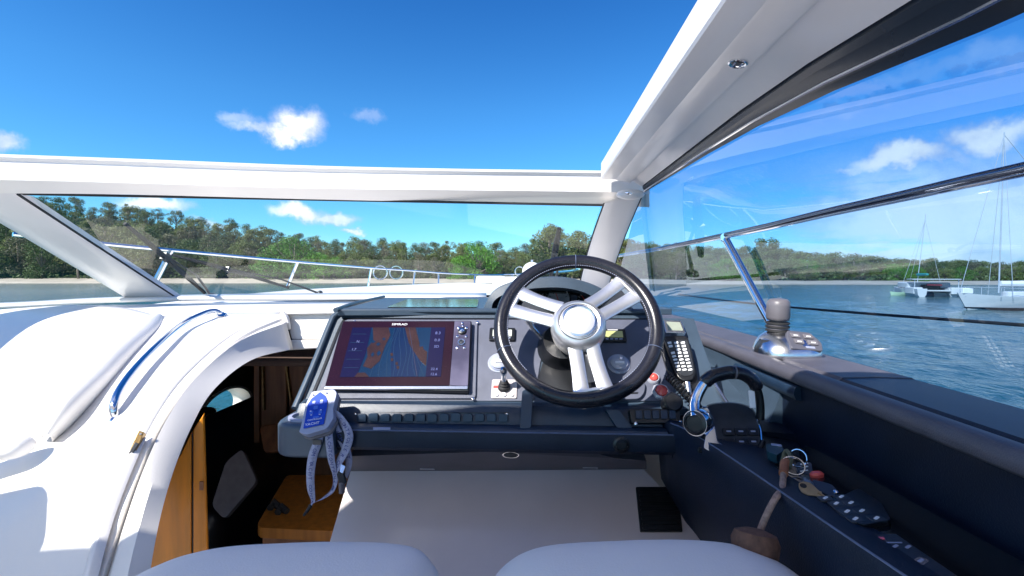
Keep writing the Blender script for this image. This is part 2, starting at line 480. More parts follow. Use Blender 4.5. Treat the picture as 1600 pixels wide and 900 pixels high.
def build_land():
    pxs = list(np.linspace(-900, 2600, 150)); ts = [-8, -3, 0, 3, 7, 11, 14, 20, 30, 45, 60, 80, 95, 130, 200, 400]
    g = G(); rows = []
    for t in ts:
        row = []
        for px in pxs:
            D = shore(px) + t; r = ray(px, 431); r.z = 0; q = r * (D / r.y)
            z = ground_z(px, D) if t <= 95 else ground_z(px, shore(px) + 95) * (1 if t < 150 else .8)
            if 0 < t < 15: z += .15 * noise.noise(Vector((q.x * .15, q.y * .15, 0)))
            row.append(Vector((q.x, q.y, z)))
        rows.append(row)
    beach = G().loft(rows[:8]); o = beach.build('sand_beach', 'sand', ang=60); o['kind'] = 'structure'
    scrub = mat('forest_floor', (.03, .042, .016), .95, nz=.3, amt=.5, bs=2, bump=.8)
    for k, r in enumerate(rows[6:]):
        for p in r: p.z += -.15 if k == 0 else .25
    h = G().loft(rows[6:]); o = h.build('hill', scrub, ang=60); o['kind'] = 'structure'


build_land()


def leafmat(name, c, c2, tr=.25):
    m = bpy.data.materials.new(name); m.use_nodes = True; nt = m.node_tree; N = nt.nodes; L = nt.links
    p = N['Principled BSDF']; p.inputs['Roughness'].default_value = .55; p.inputs['Specular IOR Level'].default_value = .3
    tc = N.new('ShaderNodeTexCoord'); n = N.new('ShaderNodeTexNoise'); n.inputs['Scale'].default_value = .7; n.inputs['Detail'].default_value = 5
    L.new(tc.outputs['Object'], n.inputs[0])
    oi = N.new('ShaderNodeObjectInfo')
    ad = N.new('ShaderNodeMath'); ad.operation = 'MULTIPLY_ADD'; ad.inputs[1].default_value = .5; L.new(oi.outputs['Random'], ad.inputs[0])
    s = N.new('ShaderNodeMath'); s.operation = 'SUBTRACT'; L.new(n.outputs[0], s.inputs[0]); s.inputs[1].default_value = .25; L.new(s.outputs[0], ad.inputs[2])
    r = N.new('ShaderNodeValToRGB'); r.color_ramp.elements[0].position = .2; r.color_ramp.elements[1].position = .8
    r.color_ramp.elements[0].color = (*c2, 1); r.color_ramp.elements[1].color = (*c, 1)
    L.new(ad.outputs[0], r.inputs[0]); L.new(r.outputs[0], p.inputs['Base Color'])
    t = N.new('ShaderNodeBsdfTranslucent'); L.new(r.outputs[0], t.inputs[0]); mx = N.new('ShaderNodeMixShader'); mx.inputs[0].default_value = tr
    L.new(p.outputs[0], mx.inputs[1]); L.new(t.outputs[0], mx.inputs[2]); L.new(mx.outputs[0], N['Material Output'].inputs[0])
    return m


BARK = mat('gum_bark', (.30, .25, .21), .85, nz=3, amt=.4, bs=9, bump=.5)
KINDS = {
    'gum': dict(m=leafmat('gum_leaves', (.17, .21, .06), (.085, .115, .038)), cl=38, rad=(.40, .40), z=(.25, .97), cr=.15, n=4600, leaf=.044, lab='olive gum'),
    'dark': dict(m=leafmat('dark_leaves', (.10, .145, .05), (.045, .075, .03)), cl=38, rad=(.36, .30), z=(.15, .97), cr=.16, n=4600, leaf=.042, lab='dense dark tree'),
    'loose': dict(m=leafmat('loose_leaves', (.19, .21, .075), (.095, .115, .045)), cl=26, rad=(.40, .46), z=(.42, .99), cr=.12, n=3000, leaf=.040, lab='open crowned gum'),
    'pale': dict(m=leafmat('grey_leaves', (.20, .20, .125), (.11, .11, .07)), cl=32, rad=(.38, .36), z=(.20, .97), cr=.14, n=3800, leaf=.040, lab='pale olive tree'),
    'bright': dict(m=leafmat('bright_leaves', (.14, .33, .04), (.07, .18, .025), .3), cl=34, rad=(.62, .55), z=(.12, .95), cr=.20, n=5200, leaf=.046, lab='bright green tree'),
}
VAR = {}


def make_variant(kind, seed):
    rnd = random.Random(seed); K = KINDS[kind]; cl = []
    for i in range(K['cl']):
        a = rnd.random() * 6.283; zz = rnd.uniform(*K['z']); q = (zz - K['z'][0]) / (K['z'][1] - K['z'][0])
        env = math.sin(math.pi * min(.97, .22 + .74 * q)) ** .6
        r = (K['rad'][0] * env) * math.sqrt(rnd.random())
        cl.append((Vector((r * math.cos(a), r * math.sin(a), zz - K['cr'] * .6)), K['cr'] * rnd.uniform(.6, 1.25)))
    t = G(); bend = Vector((rnd.uniform(-.05, .05), rnd.uniform(-.05, .05), 0)); zb = K['z'][0] + .1
    t.tube([(0, 0, -.03), bend * .4 + Vector((0, 0, zb * .5)), bend + Vector((0, 0, zb)), bend * 1.5 + Vector((0, 0, .8))], [.028, .021, .015, .006], 7)
    for c, r in cl[::2]:
        s = bend + Vector((0, 0, max(.1, min(zb, c.z * .55)))); mid = (s + c) / 2 + Vector((rnd.uniform(-.02, .02), rnd.uniform(-.02, .02), .02))
        t.tube([s, mid, c], [.012, .008, .003], 5)
    tm = bpy.data.meshes.new('trunk'); tm.from_pydata([tuple(v) for v in t.v], [], t.f); tm.materials.append(BARK)
    tm.polygons.foreach_set('use_smooth', [True] * len(tm.polygons))
    vs = []; fs = []; tot = sum(r ** 2 for _, r in cl)
    for c, r in cl:
        for i in range(int(K['n'] * r * r / tot)):
            d = Vector((rnd.gauss(0, 1), rnd.gauss(0, 1), rnd.gauss(0, 1))).normalized()
            p = c + Vector((d.x, d.y, d.z * .72)) * r * rnd.uniform(.55, 1.08) ** .7
            nn = (d + Vector((rnd.uniform(-.9, .9), rnd.uniform(-.9, .9), rnd.uniform(-.5, .9)))).normalized()
            u = nn.orthogonal().normalized(); u.rotate(Matrix.Rotation(rnd.random() * 6.28, 3, nn)); v = nn.cross(u)
            s = K['leaf'] * rnd.uniform(.45, 1.1); b = len(vs)
            vs += [tuple(p + u * s * .5), tuple(p + v * s * .32), tuple(p - u * s * .5), tuple(p - v * s * .32)]; fs.append((b, b + 1, b + 2, b + 3))
    cm = bpy.data.meshes.new('crown'); cm.from_pydata(vs, [], fs); cm.materials.append(K['m'])
    return tm, cm


for k in KINDS: VAR[k] = [make_variant(k, 11 * i + len(k)) for i in range(3)]
SECT = [(-900, 210, 'left of the port pillar'), (210, 330, 'behind the port wiper'), (330, 520, 'above the bow rail'), (520, 700, 'mid windscreen'),
        (700, 800, 'left of the wheel'), (800, 950, 'above the wheel'), (950, 1140, 'left of the steel strut'), (1140, 1330, 'right of the steel strut'),
        (1330, 1470, 'behind the moored catamaran'), (1470, 2600, 'behind the sloop')]
ROWN = ['on the beach', 'in the second row', 'on the middle slope', 'high on the slope', 'on the skyline']
TC = [0]; TL = {}


def tree(kind, px, D, top_py, rnd, row, wide=1., label=None):
    z = ground_z(px, D) - .2; r = ray(px, 431); r.z = 0; q = r * (D / r.y)
    dist = D
    h = max(5.0, 2.6 + (431 - top_py) / F * dist - z)
    tm, cm = rnd.choice(VAR[kind])
    o = bpy.data.objects.new('gum_tree' if kind in ('gum', 'loose', 'pale') else 'shore_tree', None); COL.objects.link(o)
    o.location = (q.x, q.y, z); w = h * wide * rnd.uniform(.9, 1.15); o.scale = (w, w, h); o.rotation_euler = (0, 0, rnd.random() * 6.28)
    t = bpy.data.objects.new('trunk', tm); c = bpy.data.objects.new('crown', cm)
    for k in (t, c): COL.objects.link(k); k.parent = o
    sec = next(s for a, b, s in SECT if a <= px < b)
    if label: o['label'] = label
    else: TL.setdefault((KINDS[kind]['lab'], ROWN[row], sec), []).append((px, o))
    o['category'] = 'tree'
    o['group'] = 'trees ' + ROWN[row] + ' ' + sec
    TC[0] += 1


def build_trees():
    rnd = random.Random(5)
    offs = [18, 34, 52, 72, 93]
    for row, off in enumerate(offs):
        step = [27, 30, 31, 30, 24][row]; px = -260 + rnd.uniform(0, 20)
        while px < 1720:
            D = shore(px) + off + rnd.uniform(-5, 5); s = sil(px)
            f = [.52, .68, .80, .90, 1.0][row]
            if px > 960: f = [.60, .78, .9, .97, 1.0][row]
            top = 431 - (431 - s) * f * rnd.uniform(.90, 1.06)
            kind = rnd.choices(['gum', 'dark', 'loose', 'pale', 'bright'], [.36, .24, .16, .16, .02 if px < 900 else .06])[0]
            if row == 4: kind = rnd.choices(['gum', 'loose', 'dark'], [.62, .10, .28])[0]
            if kind == 'bright' and row > 1: kind = 'gum'
            tree(kind, px, D, top, rnd, row, 1.15 if px > 960 else 1.0)
            px += step * rnd.uniform(.75, 1.25)
    tree('bright', 462, shore(462) + 15, 366, rnd, 0, 1.0, 'large bright green spreading tree on the beach behind the port bow rail')
    tree('bright', 420, shore(420) + 13, 392, rnd, 0, 1.1, 'lower bright green tree at the left foot of the large one on the beach')
    tree('bright', 506, shore(506) + 13, 388, rnd, 0, 1.1, 'bright green tree at the right foot of the large one on the beach')
    tree('bright', 748, shore(748) + 14, 370, rnd, 0, .85, 'bright green tree standing at the beach just left of the steering wheel')
    tree('bright', 722, shore(722) + 12, 398, rnd, 0, 1.1, 'small bright green bush left of the round bright tree by the wheel')
    tree('gum', 856, shore(856) + 24, 348, rnd, 1, .85, 'tallest olive gum tree above the top of the steering wheel')
    tree('gum', 905, shore(905) + 26, 358, rnd, 1, .9, 'tall olive gum tree beside the starboard windscreen pillar')
    tree('loose', 1200, shore(1200) + 40, 370, rnd, 2, .9, 'flat topped gum tree rising above the wood right of the steel strut')


build_trees()
ORD = 'first second third fourth fifth sixth seventh eighth ninth tenth eleventh twelfth thirteenth fourteenth fifteenth'.split()
for (kl, rw, se), lst in TL.items():
    lst.sort(key=lambda a: a[0])
    for i, (p_, o_) in enumerate(lst): o_['label'] = f"{kl} {rw} {se}" if len(lst) == 1 else f"{ORD[i]} {kl} from the left {rw} {se}"
# undergrowth between the trunks: nobody could count it
def build_scrub():
    rnd = random.Random(3); vs = []; fs = []
    for i in range(34000):
        px = rnd.uniform(-300, 1750); D = shore(px) + rnd.uniform(14, 100); z = ground_z(px, D); r = ray(px, 431); r.z = 0; q = r * (D / r.y)
        p = Vector((q.x, q.y, z + .1 + abs(rnd.gauss(0, 1.3)))); n = Vector((rnd.gauss(0, 1), rnd.gauss(0, 1), rnd.gauss(.4, 1))).normalized()
        u = n.orthogonal().normalized(); v = n.cross(u); s = rnd.uniform(.3, .8); b = len(vs)
        vs += [tuple(p + u * s), tuple(p + v * s * .6), tuple(p - u * s), tuple(p - v * s * .6)]; fs.append((b, b + 1, b + 2, b + 3))
    me = bpy.data.meshes.new('undergrowth'); me.from_pydata(vs, [], fs); me.materials.append(KINDS['dark']['m'])
    o = bpy.data.objects.new('undergrowth', me); COL.objects.link(o); o['kind'] = 'stuff'; o['label'] = 'dark scrub growing between the trees behind the beach'; o['category'] = 'undergrowth'


build_scrub()


# moored boats
def hull(g, L_, B, H, sheer=.25, loc=(0, 0, 0), rz=0, n=16):
    M = Matrix.Translation(loc) @ Matrix.Rotation(rz, 4, 'Z'); rows = []
    for i in range(n + 1):
        t = i / n; x = (t - .5) * L_
        b = B / 2 * (math.sin(math.pi * min(1, .30 + t * .72)) ** .7 if t < .98 else .04); b = max(b, .03)
        h = H * (1 + sheer * (2 * t - .8) ** 2)
        k = max(0, t - .6) / .4 * L_ * .07; rows.append([M @ Vector((x, -b, h)), M @ Vector((x - k * .6, -b * .82, H * .3)), M @ Vector((x - k, -b * .4, -.15)), M @ Vector((x - k, b * .4, -.15)), M @ Vector((x - k * .6, b * .82, H * .3)), M @ Vector((x, b, h))])
    g.loft(rows, True, True)


def at_water(px, D): r = ray(px, 431); r.z = 0; q = r * (D / r.y); return Vector((q.x, q.y, 0))


def moored():
    p = at_water(1441, 66); t = thing('catamaran', 'white moored catamaran with teal sail cover and a dark cockpit', 'catamaran', p)
    side = Vector((1, -.0, 0)); a = R(72)
    for s in (-1, 1):
        g = G(); hull(g, 9.0, 1.2, .95, .1, p + Vector((s * 1.9, 0, 0)), a); g.build('hull', 'whitehull', t)
    M = Matrix.Translation(p) @ Matrix.Rotation(a - math.pi / 2, 4, 'Z')
    G().prism(rpoly([(-2.3, -2.2), (2.3, -2.2), (2.0, 2.4), (-2.0, 2.4)], .6), 1.0, 1.75, M).build('cabin', 'whitehull', t, bev=.15)
    G().box((0, -2.3, 1.15), (.95, .3, .33), M).build('cockpit_opening', 'black', t)
    for s in (-1, 1): G().prism(rpoly([(s * 1.9 - .5, -4.3), (s * 1.9 + .5, -4.3), (s * 1.9 + .5, -1.5), (s * 1.9 - .5, -1.5)], .2), .3, 1.15, M).build('side_deck', 'whitehull', t, bev=.1)
    G().box((0, -3.3, .75), (1.5, .9, .07), M).build('bridge_deck', 'whitehull', t)
    G().tube([M @ Vector((-.8, -3.6, 1.5)), M @ Vector((.7, -3.6, 1.45))], .12, 8).build('seat_cover', mat('maroon_canvas', (.22, .03, .05), .7, nz=6), t)
    G().prism(rpoly([(-2.5, -4.3), (2.5, -4.3), (2.4, -1.8), (-2.4, -1.8)], .4), 2.12, 2.22, M).build('canopy', 'whitehull', t, bev=.03)
    g = G()
    for sx in (-2.2, 2.2):
        g.tube([M @ Vector((sx, -4.0, .9)), M @ Vector((sx, -4.0, 2.13))], .05, 6)
    g.build('canopy_post', 'mast', t)
    G().tube([M @ Vector((-.4, .3, 1.7)), M @ Vector((.35, .3, 10.8))], [.045, .03], 8).build('mast', 'mast', t)
    G().tube([M @ Vector((-.4, .2, 2.75)), M @ Vector((-.4, -2.6, 2.8))], [.20, .14], 8).build('sail_cover', 'bluec', t)
    g = G()
    for e in ((-2.1, 0.2, 1.3), (2.1, .2, 1.3), (0, 4.3, 1.0)): g.tube([M @ Vector((.3, .3, 10)), M @ Vector(e)], .018, 5)
    g.build('stay', 'mast', t)
    d = G(); hull(d, 3.0, 1.4, .45, .2, at_water(1480, 63), R(170)); o = d.build('dinghy', 'whitehull', loc=at_water(1480, 63)); tag(o, 'small white dinghy floating right of the moored catamaran', 'dinghy')
    d = G(); hull(d, 3.0, 1.3, .40, .2, at_water(1411, 66), R(170)); o = d.build('dinghy', mat('pale_green_hull', (.45, .62, .42), .4, nz=3), loc=at_water(1411, 66)); tag(o, 'small pale green dinghy floating left of the moored catamaran', 'dinghy')
    # sloop
    p = at_water(1634, 38); t = thing('sailing_boat', 'white moored sloop with furled sail and lowered boom at the right edge', 'sailing boat', p); a = R(172)
    g = G(); hull(g, 11.5, 3.0, .95, .25, p, a); g.build('hull', 'whitehull', t)
    g = G(); hull(g, 10.9, 2.75, .16, 0, p + Vector((0, 0, .04)), a); g.build('boot_stripe', 'navyp', t)
    M = Matrix.Translation(p) @ Matrix.Rotation(a, 4, 'Z')
    G().prism(rpoly([(-3.4, -.9), (2.6, -.55), (2.6, .55), (-3.4, .9)], .4), .9, 1.42, M).build('coachroof', 'whitehull', t, bev=.12)
    for x in (-1.6, -.2, 1.2):
        for s in (-1, 1): G().box((x, s * (.83 - .05 * (x + 1.6)), 1.2), (.42, .03, .08), M).build('cabin_window', 'gloss', t)
    G().tube([M @ Vector((3.0, 0, 1.3)), M @ Vector((2.9, 0, 13.5))], [.05, .035], 8).build('mast', 'mast', t)
    G().tube([M @ Vector((2.9, 0, 2.0)), M @ Vector((-2.2, 0, 2.05))], [.17, .22], 8, flat=1.2).build('furled_sail', 'vinyl', t)
    g = G()
    g.tube([M @ Vector((2.9, 0, 13.3)), M @ Vector((5.6, 0, 1.2))], .02, 5); g.tube([M @ Vector((2.9, 0, 13.3)), M @ Vector((-5.6, 0, 1.1))], .02, 5)
    for s in (-1, 1): g.tube([M @ Vector((2.9, 0, 13.3)), M @ Vector((2.9, s * 1.2, 1.0))], .018, 5)
    g.build('stay', 'mast', t)
    g = G(); pts = []
    for s in (-1, 1):
        g.tube([M @ Vector((5.3, s * .15, 1.75)), M @ Vector((3.5, s * .95, 1.7)), M @ Vector((0, s * 1.4, 1.6)), M @ Vector((-4.8, s * 1.0, 1.6))], .02, 5)
        for x, y in ((5.3, .15), (3.5, .95), (1.8, 1.2), (0, 1.4), (-2.4, 1.3), (-4.8, 1.0)): g.tube([M @ Vector((x, s * y, 1.0)), M @ Vector((x, s * y, 1.72))], .02, 5)
    g.build('guard_rail', 'mast', t)
    G().box((5.15, 0, 1.45), (.35, .22, .22), M).build('anchor_roller', 'white', t, bev=.05)


moored()

# ================================================================ BOAT SHELL
def interp(tab, t): return float(np.interp(t, [a for a, b in tab], [b for a, b in tab]))


# ---- hardtop roof frame (open sunroof), beam, side rails and rear panel
def build_hardtop():
    t = thing('hardtop', 'white hardtop roof frame around the open sunroof, sunlit on its inner edge', 'boat roof', W(-.9, 1.2, .5))
    L1 = [(-420, 236), (-150, 240), (0, 245), (200, 252), (470, 262), (700, 267), (937, 270), (1015, 271)]
    L2 = [(-420, 276), (-150, 279), (0, 281), (200, 286), (470, 294), (700, 297), (940, 300), (1015, 303)]
    L3 = [(-420, 298), (-150, 300), (0, 302), (200, 304), (470, 311), (700, 316), (946, 321), (1015, 324)]
    a = cr([Z(*p, .49) for p in L1], 6); b = []; c = []
    yy = [p.y for p in a]
    for i, q in enumerate(cr([Vector((*p, 0)) for p in L2], 6)): b.append(Y(q.x, q.y, yy[i] + .012))
    for i, q in enumerate(cr([Vector((*p, 0)) for p in L3], 6)): c.append(Y(q.x, q.y, yy[i] + .085))
    a1 = [p + Vector((0, .006, .004)) for p in a]; a2 = [p + Vector((0, .012, -.014)) for p in a]
    d = [p + Vector((0, .03, .012)) for p in c]; e = [p + Vector((0, .20, .015)) for p in a1]; f = [p + Vector((0, .10, .03)) for p in a1]
    b2 = [p + Vector((0, .008, -.002)) for p in b]
    G().loft([a1, a, a2, b, b2, c, d, e, f, a1]).build('front_beam', 'gel', t, ang=28)
    # starboard rail
    YS = [-1.6, -.6, .1, .4, .7, 1.0, 1.3, 1.6, 1.9, 2.1, 2.27]
    E = lambda y: (interp([(.7, .56), (1.13, .55), (2.3, .50)], y), interp([(.4, .385), (.7, .398), (1.13, .432), (2.3, .41)], y))
    Fp = lambda y: (interp([(.6, .62), (.97, .60), (1.4, .578), (2.4, .50)], y), interp([(.3, .31), (.6, .332), (.97, .375), (1.4, .405), (2.3, .395)], y))
    rows = []
    for y in YS:
        e_ = E(y); f_ = Fp(y); k = max(0, (y - 1.9) / .37) * .01
        rows.append([W(*q) for q in [(.318, y, .532), (.31, y, .525), (.31, y, .458), (.314, y, .452), (.32, y, .451), (.378, y, .449), (.384, y, .446), (.440, y, .434), (.446, y, .434), (.450, y, .441), (.456, y, .442),
                                     (e_[0] - .006, y, e_[1] + .004), (e_[0], y, e_[1] + .012), (e_[0] + .04, y, e_[1] + .05), (.60, y, .53), (.45, y, .56), (.36, y, .548)]])
    G().loft(rows, True, True).build('side_rail', 'satin', t, ang=20)
    # dark inner window frame band, top
    prof = []
    for y in YS[1:]:
        e_ = E(y); f_ = Fp(y); ex, ez = e_; fx, fz = f_; m = lambda s, h=0: W(ex + (fx - ex) * s + h * .4, y, ez + (fz - ez) * s - h)
        prof.append([W(ex, y, ez + .008), m(0, .002), m(.16, .006), m(.20, .001), m(.5, .0), m(.56, .009), m(.64, .011), m(.7, .003), m(.9, .002), m(1, .006), m(1.06, -.004), W(fx + .03, y, fz + .02), W(ex + .03, y, ez + .045)])
    wf = thing('side_window', 'starboard side window with dark top frame and polished steel divider bar', 'boat window', W(.62, 1.2, 0))
    G().loft(prof, True, True).build('top_frame', mat('window_frame_navy', (.012, .02, .036), .24, nz=8, amt=.2, bs=60, bump=.05, coat=.15, spec=.35), wf, ang=24)
    g = G(); g.tube([m_ for m_ in [W(E(y)[0] + (Fp(y)[0] - E(y)[0]) * .6, y, E(y)[1] + (Fp(y)[1] - E(y)[1]) * .6 - .008) for y in YS[1:]]], .0035, 6); g.build('trim_strip', 'chrome', wf)
    # port rail and rear panel; the panel's unseen edges are shaped to place shade
    port = [(-2.36, .52), (-2.36, .45), (-2.42, .435), (-2.5, .40), (-2.62, .33), (-2.66, .36), (-2.58, .47), (-2.45, .53)]
    G().loft([[W(x, y, z) for x, z in port] for y in (-1.6, 0, 1.1, 1.98)], True, True).build('side_rail', 'satin', t, ang=30)
    G().loft([[W(x, y, z) for y, z in [(r_, .53), (r_, .46), (r_ - .05, .45), (-1.0, .45), (-1.0, .53)]] for x, r_ in ((-2.365, -.10), (-1.9, .0), (-1.5, .03), (-1.3, .15), (-1.1, .32), (-.7, .385), (-.3, .38), (.315, .36))], True, True).build('rear_panel', 'satin', t, ang=30)
    # downlights
    for px, py, x in ((1153, 95, .418), (982, 300, .405)):
        p = X(px, py, x); M = frm(p + Vector((0, 0, -.004)), (-.2, 0, -1))
        s = 1 if px > 1000 else .8
        o = G().lathe([(.019 * s, 0), (.019 * s, .003), (.0165 * s, .0045), (.014 * s, .003), (.013 * s, .001)], 28, M).build('downlight', 'chrome', t)
        G().lathe([(.013 * s, .0012), (.010 * s, .0025), (.006 * s, .003), (.0005, .003)], 20, M).build('lens', 'smokec', o)
        for k in (-1, 1): G().box((k * .007 * s, 0, .0036), (.002 * s, .007 * s, .0008), M).build('louvre', 'chrome', o)
    # glass
    rows = []
    for y in [-.9, -.3, .3, .6, .9, 1.2, 1.5, 1.8, 2.05, 2.27, 2.42]:
        f_ = Fp(y); k = max(0, y - .3) / 2.0
        top = W(f_[0] + .012, y, f_[1]); bot = W(.668 - .02 * k - .09 * k ** 4, y + .95 * k, -.19)
        rows.append([bot + (top - bot) * s + Vector((BULGE * math.sin(math.pi * s), 0, 0)) for s in (0, .2, .4, .6, .8, 1)])
    G().loft(rows).build('glass_pane', 'glasss', wf, ang=180)
    bar = [X(1760, 222, .595), X(1600, 262, .60), X(1500, 284, .60), X(1400, 307, .60), X(1300, 329, .60), X(1200, 353, .60), X(1100, 374, .597), X(1020, 390, .59), X(962, 400, .57)]
    G().tube(bar, .0075, 12).build('divider_bar', 'barm', wf)
    G().tube([b + Vector((-.001, 0, -.0085)) for b in bar], .0030, 8).build('bar_seal', 'chrome', wf)
    return t, wf


REAR = 0.36; BULGE = .011


def build_windscreen():
    t = thing('windscreen', 'raked front windscreen with white pillars and black glazing seals', 'windscreen', W(-.9, 3.0, -.14))
    # port pillar
    def pillar(tl, tr, br, bl, dt, db, th, name='pillar', mid=None):
        n = 8; rows = []
        for i in range(n + 1):
            s = i / n; l = Vector(tl).lerp(Vector(bl), s); r = Vector(tr).lerp(Vector(br), s); d = dt + (db - dt) * s
            if mid: l.x += mid * math.sin(math.pi * s); r.x += mid * math.sin(math.pi * s)
            A = Y(l.x, l.y, d); B = Y(r.x, r.y, d); u = (B - A)
            rows.append([A + Vector((0, .02, 0)), A, A + u * .03 + Vector((0, -.01, 0)), A + u * .25 + Vector((0, -.024, 0)), A + u * .55 + Vector((0, -.028, 0)), A + u * .8 + Vector((0, -.02, 0)), A + u * .97 + Vector((0, -.01, 0)), B, B + Vector((0, .02, 0)), B + Vector((0, th, 0)), A + Vector((0, th, 0))])
        G().loft(rows, True, True).build(name, 'satin', t, ang=50)
        for k, (u0, u1) in enumerate(((1, 0), (7, 0))):
            G().tube([r[u0] + Vector((0, .012, 0)) for r in rows], .0065, 6).build('seal', 'rub', t)
    pillar((-78, 302), (22, 302), (280, 470), (206, 471), 2.05, 2.93, .08)
    pillar((945, 318), (1004, 303), (945, 466), (902, 466), 2.31, 2.95, .07, mid=-4)
    # fillet where pillar and beam meet
    g = G(); M = frm(Y(985, 304, 2.24), (0, -1, -.2)); g.lathe([(.045, -.03), (.05, .0), (.04, .02), (.0, .026)], 20, M, 1.3, .5); g.build('corner_fillet', 'satin', t, ang=60)
    q = [Y(18, 302, 2.09), Y(480, 311, 2.27), Y(946, 320, 2.35), Y(908, 462, 2.98), Y(590, 464, 3.1), Y(277, 468, 3.0)]
    n = 12; rows = []
    for i in range(n + 1):
        s = i / n
        a = cr(q[:3], n // 2)[i]; b = cr(q[5:2:-1], n // 2)[i]; rows.append([a.lerp(b, k / 6) + Vector((0, .03 * math.sin(math.pi * k / 6), 0)) for k in range(7)])
    gp = G().loft(rows).build('glass_pane', 'glassf', t, ang=180)
    G().tube([r[0] + Vector((0, -.008, -.003)) for r in rows], .006, 6).build('seal', 'rub', t)
    G().tube([r[-1] for r in rows], .008, 6).build('seal', 'rub', t)
    G().loft([[Y(-500, 300, 1.5), Y(-300, 300, 1.85), Y(-78, 303, 2.06)], [Y(-700, 500, 2.1), Y(-200, 482, 2.5), Y(208, 470, 2.95)]]).build('glass_pane', 'glassf', t, ang=180)
    G().tube([Y(-700, 500, 2.1), Y(-200, 484, 2.5), Y(0, 478, 2.75), Y(208, 469, 2.93)], .009, 8).build('seal', 'rub', t)
    # window base shelf (grey strip along the glass)
    G().loft([cr([Y(*p) for p in r], 8) for r in ([(-300, 492, 2.3), (0, 482, 2.6), (150, 474, 2.75), (300, 470, 2.8), (470, 470, 2.85), (610, 469, 2.85), (760, 470, 2.85)],
                                                 [(-300, 486, 2.4), (0, 478, 2.75), (150, 470, 2.9), (300, 465, 3.0), (470, 463, 3.05), (610, 462, 3.1), (760, 463, 3.1)])]).build('base_shelf', 'gelin', t, ang=180, solid=.02)
    # rubber drain strip seen at the foot of the glass
    g = G(); g.tube([Y(430, 466.5, 2.95), Y(500, 465.5, 2.97), Y(606, 464.5, 2.98)], .010, 8); g.build('seal', 'rub', t)
    return t


def wiper(a, b, d0, d1, r, piv, dp, lab):
    A, B, P = Y(*a, d0), Y(*b, d1), Y(*piv, dp); t = thing('windscreen_wiper', lab, 'wiper', P, 'windscreen wipers'); r *= 1.25
    v = (B - A)
    g = G(); g.tube([A, A + v * .3 + Vector((0, .0, .006)), A + v * .7 + Vector((0, 0, .006)), B], [r * .6, r, r, r * .6], 6, flat=.9); g.build('blade', 'rub', t)
    m = A + v * .45
    g = G(); g.tube([m + Vector((0, .02, .01)), m.lerp(P, .5) + Vector((.02, .035, .02)), P], [r * .35, r * .4, r * .55], 6); g.build('arm', 'black', t)
    G().lathe([(r * 1.5, -.01), (r * 1.5, .012), (r * .8, .02)], 14, frm(P, (0, -.3, 1))).build('pivot', 'black', t)
    G().box((0, 0, 0), (r * .8, r * 1.2, r * 1.2), frm(m + Vector((0, .01, .005)), (0, -1, .5))).build('blade_clip', 'black', t)


def build_wipers():
    wiper((195, 349), (320, 458), 2.45, 2.95, .0145, (330, 463), 3.12, 'black windscreen wiper slanting behind the slanted port pillar, thick blade')
    wiper((268, 398), (452, 450), 2.75, 3.05, .010, (500, 459), 3.16, 'long thin black windscreen wiper lying low across the middle of the port glass')
    wiper((874, 357), (860, 434), 2.66, 3.02, .016, (866, 455), 3.14, 'upright black wiper behind the top of the steering wheel')


